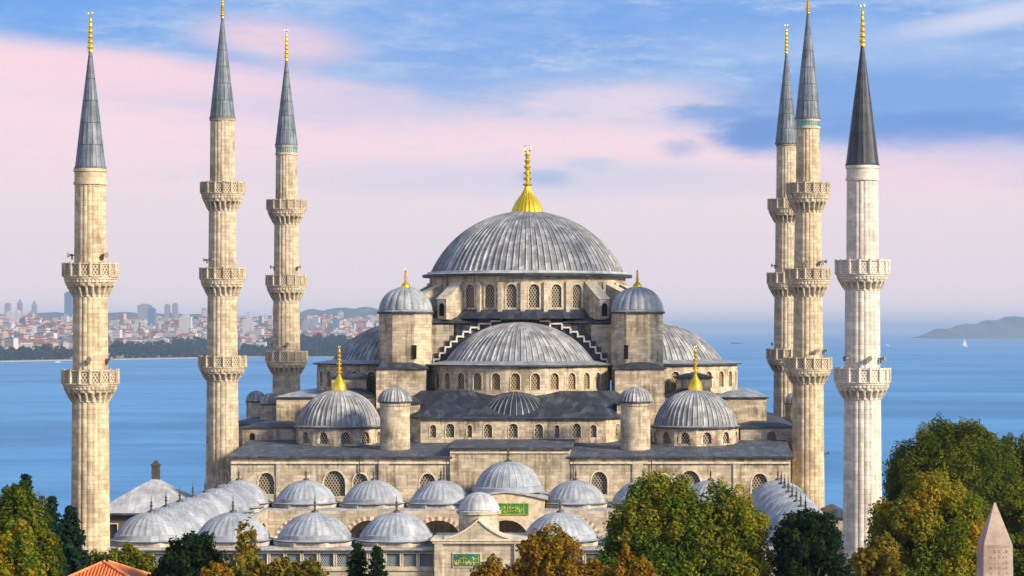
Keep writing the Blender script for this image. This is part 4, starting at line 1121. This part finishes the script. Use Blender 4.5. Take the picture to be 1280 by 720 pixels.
tpx(242, 660, 176, 50, GR, 'dark green compact tree right of the orange tiled house', 'leaf_dark', rz=4.2, tbias=.4, dens=520, lobes=[(0, 0, 0, .9), (-1.4, 0, -1.1, .75), (1.6, 0, -1.2, .75)])
tpx(150, 668, 190, 46, GR, 'olive green bushy tree behind the orange tiled house', 'leaf_olive', rz=3.6, tbias=.6, lobes=[(0, 0, 0, .8), (-1.8, 0, -.5, .75), (1.6, 0, -.4, .75)])
tpx(18, 592, 172, 56, GR, 'large olive and yellow tree at the left edge', 'leaf_olive', rz=6.5, tbias=.3, lobes=[(0, 0, 0, .95), (-2.0, 0, -2.4, .9), (1.6, -.4, -2.2, .75)])
tpx(306, 650, 174, 20, GR, 'thin sparse yellow tree before the courtyard domes', 'leaf_yellow', rz=3.8, tbias=.5, sparse=.3, ls=.22)
tpx(352, 676, 171, 42, GR, 'low yellow brown tree in front of the courtyard wall', 'leaf_yellow', rz=3.0, tbias=.35, sparse=.85, ls=.22, lobes=[(0, 0, -.5, .8), (-2.2, 0, -.6, .8), (1.6, 0, -.6, .75)])
tpx(268, 708, 160, 26, GR, 'rusty orange shrub below the dark compact tree', 'leaf_gold', rz=1.8, tbias=.25, name='autumn_shrub')
tpx(15, 650, 150, 36, GR, 'yellow green tree low in the left corner', 'leaf_autumn', rz=3, tbias=.6, sparse=.8)
def cpx(px, py, D, hw, h, label, mat='leaf_dark', **k):
    X, _, Z = at(px, py, D); return conifer('conifer', label, X, D, Z, hw*D/F, h, mat, group='conifers round the mosque', **k)
cpx(88, 634, 182, 40, 7, 'dark blue green conifer at the foot of the left front minaret', 'leaf_blue')
cpx(64, 622, 188, 30, 8, 'slender blue green conifer behind the left edge tree', 'leaf_blue')
cpx(32, 594, 196, 32, 9, 'tall blue green conifer top rising behind the olive tree', 'leaf_blue')
cpx(447, 680, 168, 25, 4.2, 'small dark conifer before the courtyard wall, the wider of two', dens=1.5, ls=.17)
cpx(471, 684, 167, 22, 4.0, 'small dark conifer nearest the gate', dens=1.5, ls=.17)

# ------------------------------------------------------------------ across the water: city, woods, boats
CW = [('city_white', (.52, .51, .52)), ('city_cream', (.46, .39, .33)), ('city_pink', (.40, .25, .21)), ('city_grey', (.26, .28, .33)), ('city_blue', (.10, .19, .34))]
for nme, c in CW:
    m_, b = newmat(nme); ob = texco('Object'); x, y, z = sepxyz(ob)
    fx_ = E.m('FRACT', x/3.6); fz_ = E.m('FRACT', z/3.3)
    w_ = E.m('MULTIPLY', E.m('MULTIPLY', sstep(fx_, .22, .3), 1.0 - sstep(fx_, .7, .78)), E.m('MULTIPLY', sstep(fz_, .28, .36), 1.0 - sstep(fz_, .72, .8)))
    setc(b, 'Base Color', cmix(w_*.85, c, (.06, .07, .09))); setc(b, 'Roughness', .8)
plain('city_roof', (.24, .10, .075), .8); plain('city_roof_grey', (.18, .185, .21), .8)
def city_mesh(w, d, h, wall, roof, hip):
    m = MB(); m.box(-w/2, w/2, -d/2, d/2, 0, h, 0)
    a = [(-w/2-.6, -d/2-.6), (w/2+.6, -d/2-.6), (w/2+.6, d/2+.6), (-w/2-.6, d/2+.6)]
    if hip: k = min(w, d)*.42; m.frustum(a, h+.05, [(-w/2+k, -d/2+k), (w/2-k, -d/2+k), (w/2-k, d/2-k), (-w/2+k, d/2-k)], h+min(w, d)*.2, 1)
    else: m.box(-w/2+.5, w/2-.5, -d/2+.5, d/2-.5, h+.02, h+.6, 1); m.box(-w*.15, w*.12, -2, 2, h+.6, h+3.2, 0)
    return m
protos = []
for (w, d, h, wl, rf, hip, lab, cat) in (
    (24, 18, 11, 'city_white', 'city_roof', True, 'white block with red tiled roof in the far city', 'apartment block'),
    (18, 15, 9, 'city_cream', 'city_roof', True, 'cream house with red tiled roof in the far city', 'house'),
    (28, 16, 12, 'city_pink', 'city_roof', True, 'pinkish block with red tiled roof in the far city', 'apartment block'),
    (20, 16, 15, 'city_white', 'city_roof_grey', False, 'white flat roofed block in the far city', 'apartment block'),
    (17, 15, 19, 'city_cream', 'city_roof_grey', False, 'cream flat roofed block in the far city', 'apartment block'),
    (34, 18, 13, 'city_grey', 'city_roof_grey', False, 'long grey flat roofed block in the far city', 'apartment block'),
    (46, 20, 13, 'city_pink', 'city_roof', True, 'long pinkish hall with red tiled roof in the far city', 'apartment block')):
    protos.append((city_mesh(w, d, h, wl, rf, hip), [wl, rf], lab, cat, w))
cand = []
for i in range(2600):
    px = random.uniform(-25, 500); t = 130+random.random()**1.35*3600; Y = shoreY(px)+t
    X = xz(px, Y); cand.append((Y, X, px, t))
cand.sort()
keep = []
for c in cand:
    if all(abs(c[1]-k[1]) > 24 or abs(c[0]-k[0]) > 24 for k in keep[-220:]): keep.append(c)
used = {}
mass = MB(); n_ind = 0
for (Y, X, px, t) in keep:
    k = random.choices(range(7), (5, 5, 3, 4, 3, 2, 1.2))[0]
    mb, mats, lab, cat, w = protos[k]
    z = land_h(X, Y)-1.5; hs = random.uniform(.8, 1.35) * (1.0 if random.random() > .06 else 2.0)
    if n_ind < 290 and -12 < px < 482:
        if k not in used:
            o = single('city_block' if k not in (1,) else 'city_house', mb, mats, lab, cat, (0, 0, 0), 'buildings of the far city'); used[k] = o
        else: o = used[k].copy(); COL.objects.link(o)
        o.location = (X, Y, z); o.rotation_euler = (0, 0, random.uniform(-.5, .5)); o.scale = (random.uniform(.8, 1.25), 1, hs); n_ind += 1
    else:
        b = len(mass.V); a = random.uniform(-.5, .5); sc_ = random.uniform(.8, 1.25)
        mass.V += [(X+sc_*(v[0]*cos(a)-v[1]*sin(a)), Y+v[0]*sin(a)+v[1]*cos(a), z+v[2]*hs) for v in mb.V]
        mass.F += [tuple(i+b for i in f) for f in mb.F]; mass.UV += mb.UV; off = {'city_white': 0, 'city_cream': 1, 'city_pink': 2, 'city_grey': 3}[mats[0]]
        mass.MI += [off if q == 0 else (4 if mats[1] == 'city_roof' else 5) for q in mb.MI]
o = build('city_houses', mass, ['city_white', 'city_cream', 'city_pink', 'city_grey', 'city_roof', 'city_roof_grey']); o['kind'] = 'stuff'
o['label'] = 'mass of small houses fading into haze on the far shore'; o['category'] = 'houses'
def tower(px, py, D, w, d, mat, label, pointed=False, name='tower_block'):
    X, Y, Z = at(px, py, D); zb = land_h(X, Y)-3; h = Z-zb; w *= D/F; m = MB()
    m.box(-w/2, w/2, -d/2, d/2, 0, h*(1 if not pointed else .8))
    if pointed: m.frustum([(-w/2, -d/2), (w/2, -d/2), (w/2, d/2), (-w/2, d/2)], h*.8, [(-.6, -.6), (.6, -.6), (.6, .6), (-.6, .6)], h)
    else: m.box(-w*.3, w*.3, -d*.3, d*.3, h, h+4)
    ob = single(name, m, mat, label, 'tower block', (0, 0, 0), 'tower blocks of the far city'); ob.location = (X, Y, zb)
tower(86, 366, 9300, 9, 30, 'city_blue', 'tall blue glass tower just left of the front minaret')
tower(190, 386, 8600, 9, 25, 'city_blue', 'dark blue tower between the two left minarets')
tower(181, 381, 10500, 17, 30, 'city_grey', 'broad pale slab tower behind the dark blue tower')
tower(209, 381, 11000, 6, 25, 'city_grey', 'slim grey tower, left of a pair on the skyline')
tower(219, 380, 11000, 7, 25, 'city_grey', 'slim grey tower, right of a pair on the skyline')
tower(255, 386, 10500, 5, 25, 'city_grey', 'thin grey tower beside the second minaret')
tower(25, 373, 11000, 6, 26, 'city_grey', 'grey tower with pointed top, left of two on the skyline', True)
tower(43, 375, 11000, 5.5, 26, 'city_grey', 'grey tower with pointed top, right of two on the skyline', True)
tower(10, 380, 10800, 7, 26, 'city_grey', 'square grey tower at the left edge of the skyline')
tower(13, 390, 8800, 9, 25, 'city_white', 'white slab block at left, one of three below the skyline')
tower(20.5, 389, 8850, 8, 25, 'city_white', 'white slab block between two others below the skyline')
tower(30, 391, 8700, 10, 25, 'city_white', 'white slab block right of two others below the skyline')
tower(382, 401, 8300, 7, 25, 'city_grey', 'grey tower right of the third minaret, left of a twin')
tower(391, 401, 8320, 7, 25, 'city_grey', 'grey tower right of its twin near the third minaret')
tower(419, 398, 8500, 6.5, 25, 'city_blue', 'dark blue tower under the hazy hill')
tower(310, 400, 8500, 12, 25, 'city_white', 'white tower between the second and third minarets')
tower(232, 396, 8000, 15, 25, 'city_white', 'wide white block left of the second minaret')
# shore woods: far-off mass of crowns
C_ = []; R_ = []
for (xa, xb, rows, hm) in ((-25, 92, 3, 10), (138, 262, 5, 14), (215, 262, 6, 15), (298, 345, 4, 12), (328, 480, 7, 15), (365, 440, 9, 17)):
    for r in range(rows):
        n = int((xb-xa)/3.2)
        for k in range(n):
            px = xa+(xb-xa)*(k+random.random())/n; Y = shoreY(px)+40+r*60+random.uniform(-20, 20)
            X = xz(px, Y); R0 = random.uniform(5, 9); C_.append((X, Y, land_h(X, Y)+R0*.8+random.uniform(0, hm)+r*2)); R_.append(R0)
c, nn, s_, t_ = blobs_leaves([np.array(v) for v in C_], R_, list(.5+.3*rng.normal(size=len(C_))), 1.1, 5.0)
me = leaf_mesh('shore_woods', c, nn, s_, t_, 'leaf_far', 1.2); o = bpy.data.objects.new('shore_woods', me); COL.objects.link(o)
o['kind'] = 'stuff'; o['label'] = 'dark belt of woods along the far shoreline'; o['category'] = 'woods'
m = MB()
for i in range(120):
    px = -20+500*i/119; Y = shoreY(px)-6; X = xz(px, Y); m.V += [(X, Y, SEA-1), (X, Y, SEA+2.6), (X, Y+30, SEA+2.8)]
for i in range(119):
    a = i*3
    for q in (0, 1): m.F.append((a+q, a+3+q, a+4+q, a+1+q)); m.UV.append([(0, 0)]*4); m.MI.append(0)
structure('shore_road', m, 'paving')

plain('boat_white', (.8, .8, .8), .5); plain('boat_dark', (.08, .09, .12), .5); plain('sail', (.85, .84, .82), .7)
plain('foam', (.85, .88, .9), .6)
def boat(px, py, L, label, cat, sail=0., cabin=True, mat='boat_white', wake=0):
    D = (CZ-SEA)*F/(py-VY); X = xz(px, D); B = Thing('sailboat' if sail else 'boat', label, cat, (X, D, SEA))
    m = MB(); w = L*.14; sec = []
    for k in range(9):
        t = k/8*2-1; ww = w*(1-abs(t)**2.5)*(.9 if t > 0 else 1)+.05; sec.append([(X+t*L/2, D-ww, SEA+L*.10*(1+.25*t*t)), (X+t*L/2*.92, D-ww*.6, SEA-.3), (X+t*L/2*.92, D+ww*.6, SEA-.3), (X+t*L/2, D+ww, SEA+L*.10*(1+.25*t*t))])
    m.grid(sec); 
    for a, b in zip(sec, sec[1:]): m.face([a[0], b[0], b[3], a[3]])
    B.part('hull', m, mat)
    if cabin: m = MB(); m.box(X-L*.2, X+L*.15, D-w*.5, D+w*.5, SEA+L*.1, SEA+L*.2); B.part('cabin', m, 'boat_white')
    if sail:
        m = MB(); m.tube([(X, D, SEA), (X, D, SEA+sail)], [L*.012, L*.006], 6); B.part('mast', m, 'boat_dark')
        m = MB(); z = SEA+sail
        for a in (0, .15): m.face([(X-.2, D+a, z-.5), (X-.2, D+a, SEA+sail*.14), (X-L*.45, D+a*1.0+.6, SEA+sail*.16), (X-L*.2, D+a+.5, SEA+sail*.55)])
        for a in (0, .15): m.face([(X+.2, D+a, z-sail*.12), (X+L*.42, D+a, SEA+sail*.12), (X+.3, D+a, SEA+sail*.16)])
        B.part('sail', m, 'sail')
    if wake:
        m = MB(); m.face([(X+L*.4, D-w*1.2, SEA+.05), (X+L*.5, D, SEA+.05), (X+L*.4, D+w*1.2, SEA+.05), (X-wake, D+w*3, SEA+.05), (X-wake, D-w*3, SEA+.05)]); B.part('wake', m, 'foam')
boat(1206, 434, 22, 'white sailboat on the open sea right of the white minaret', 'sailboat', sail=36, cabin=False)
boat(1109, 432, 20, 'small white motor boat just right of the white minaret shaft', 'boat')
boat(72, 453, 12, 'white motor boat with wake left of the front minaret', 'boat', wake=9)
boat(139, 450.5, 8, 'tiny white boat just right of the front minaret shaft', 'boat')
boat(921, 430, 60, 'long dark ship far out beyond the right half dome', 'ship', cabin=False, mat='boat_dark')
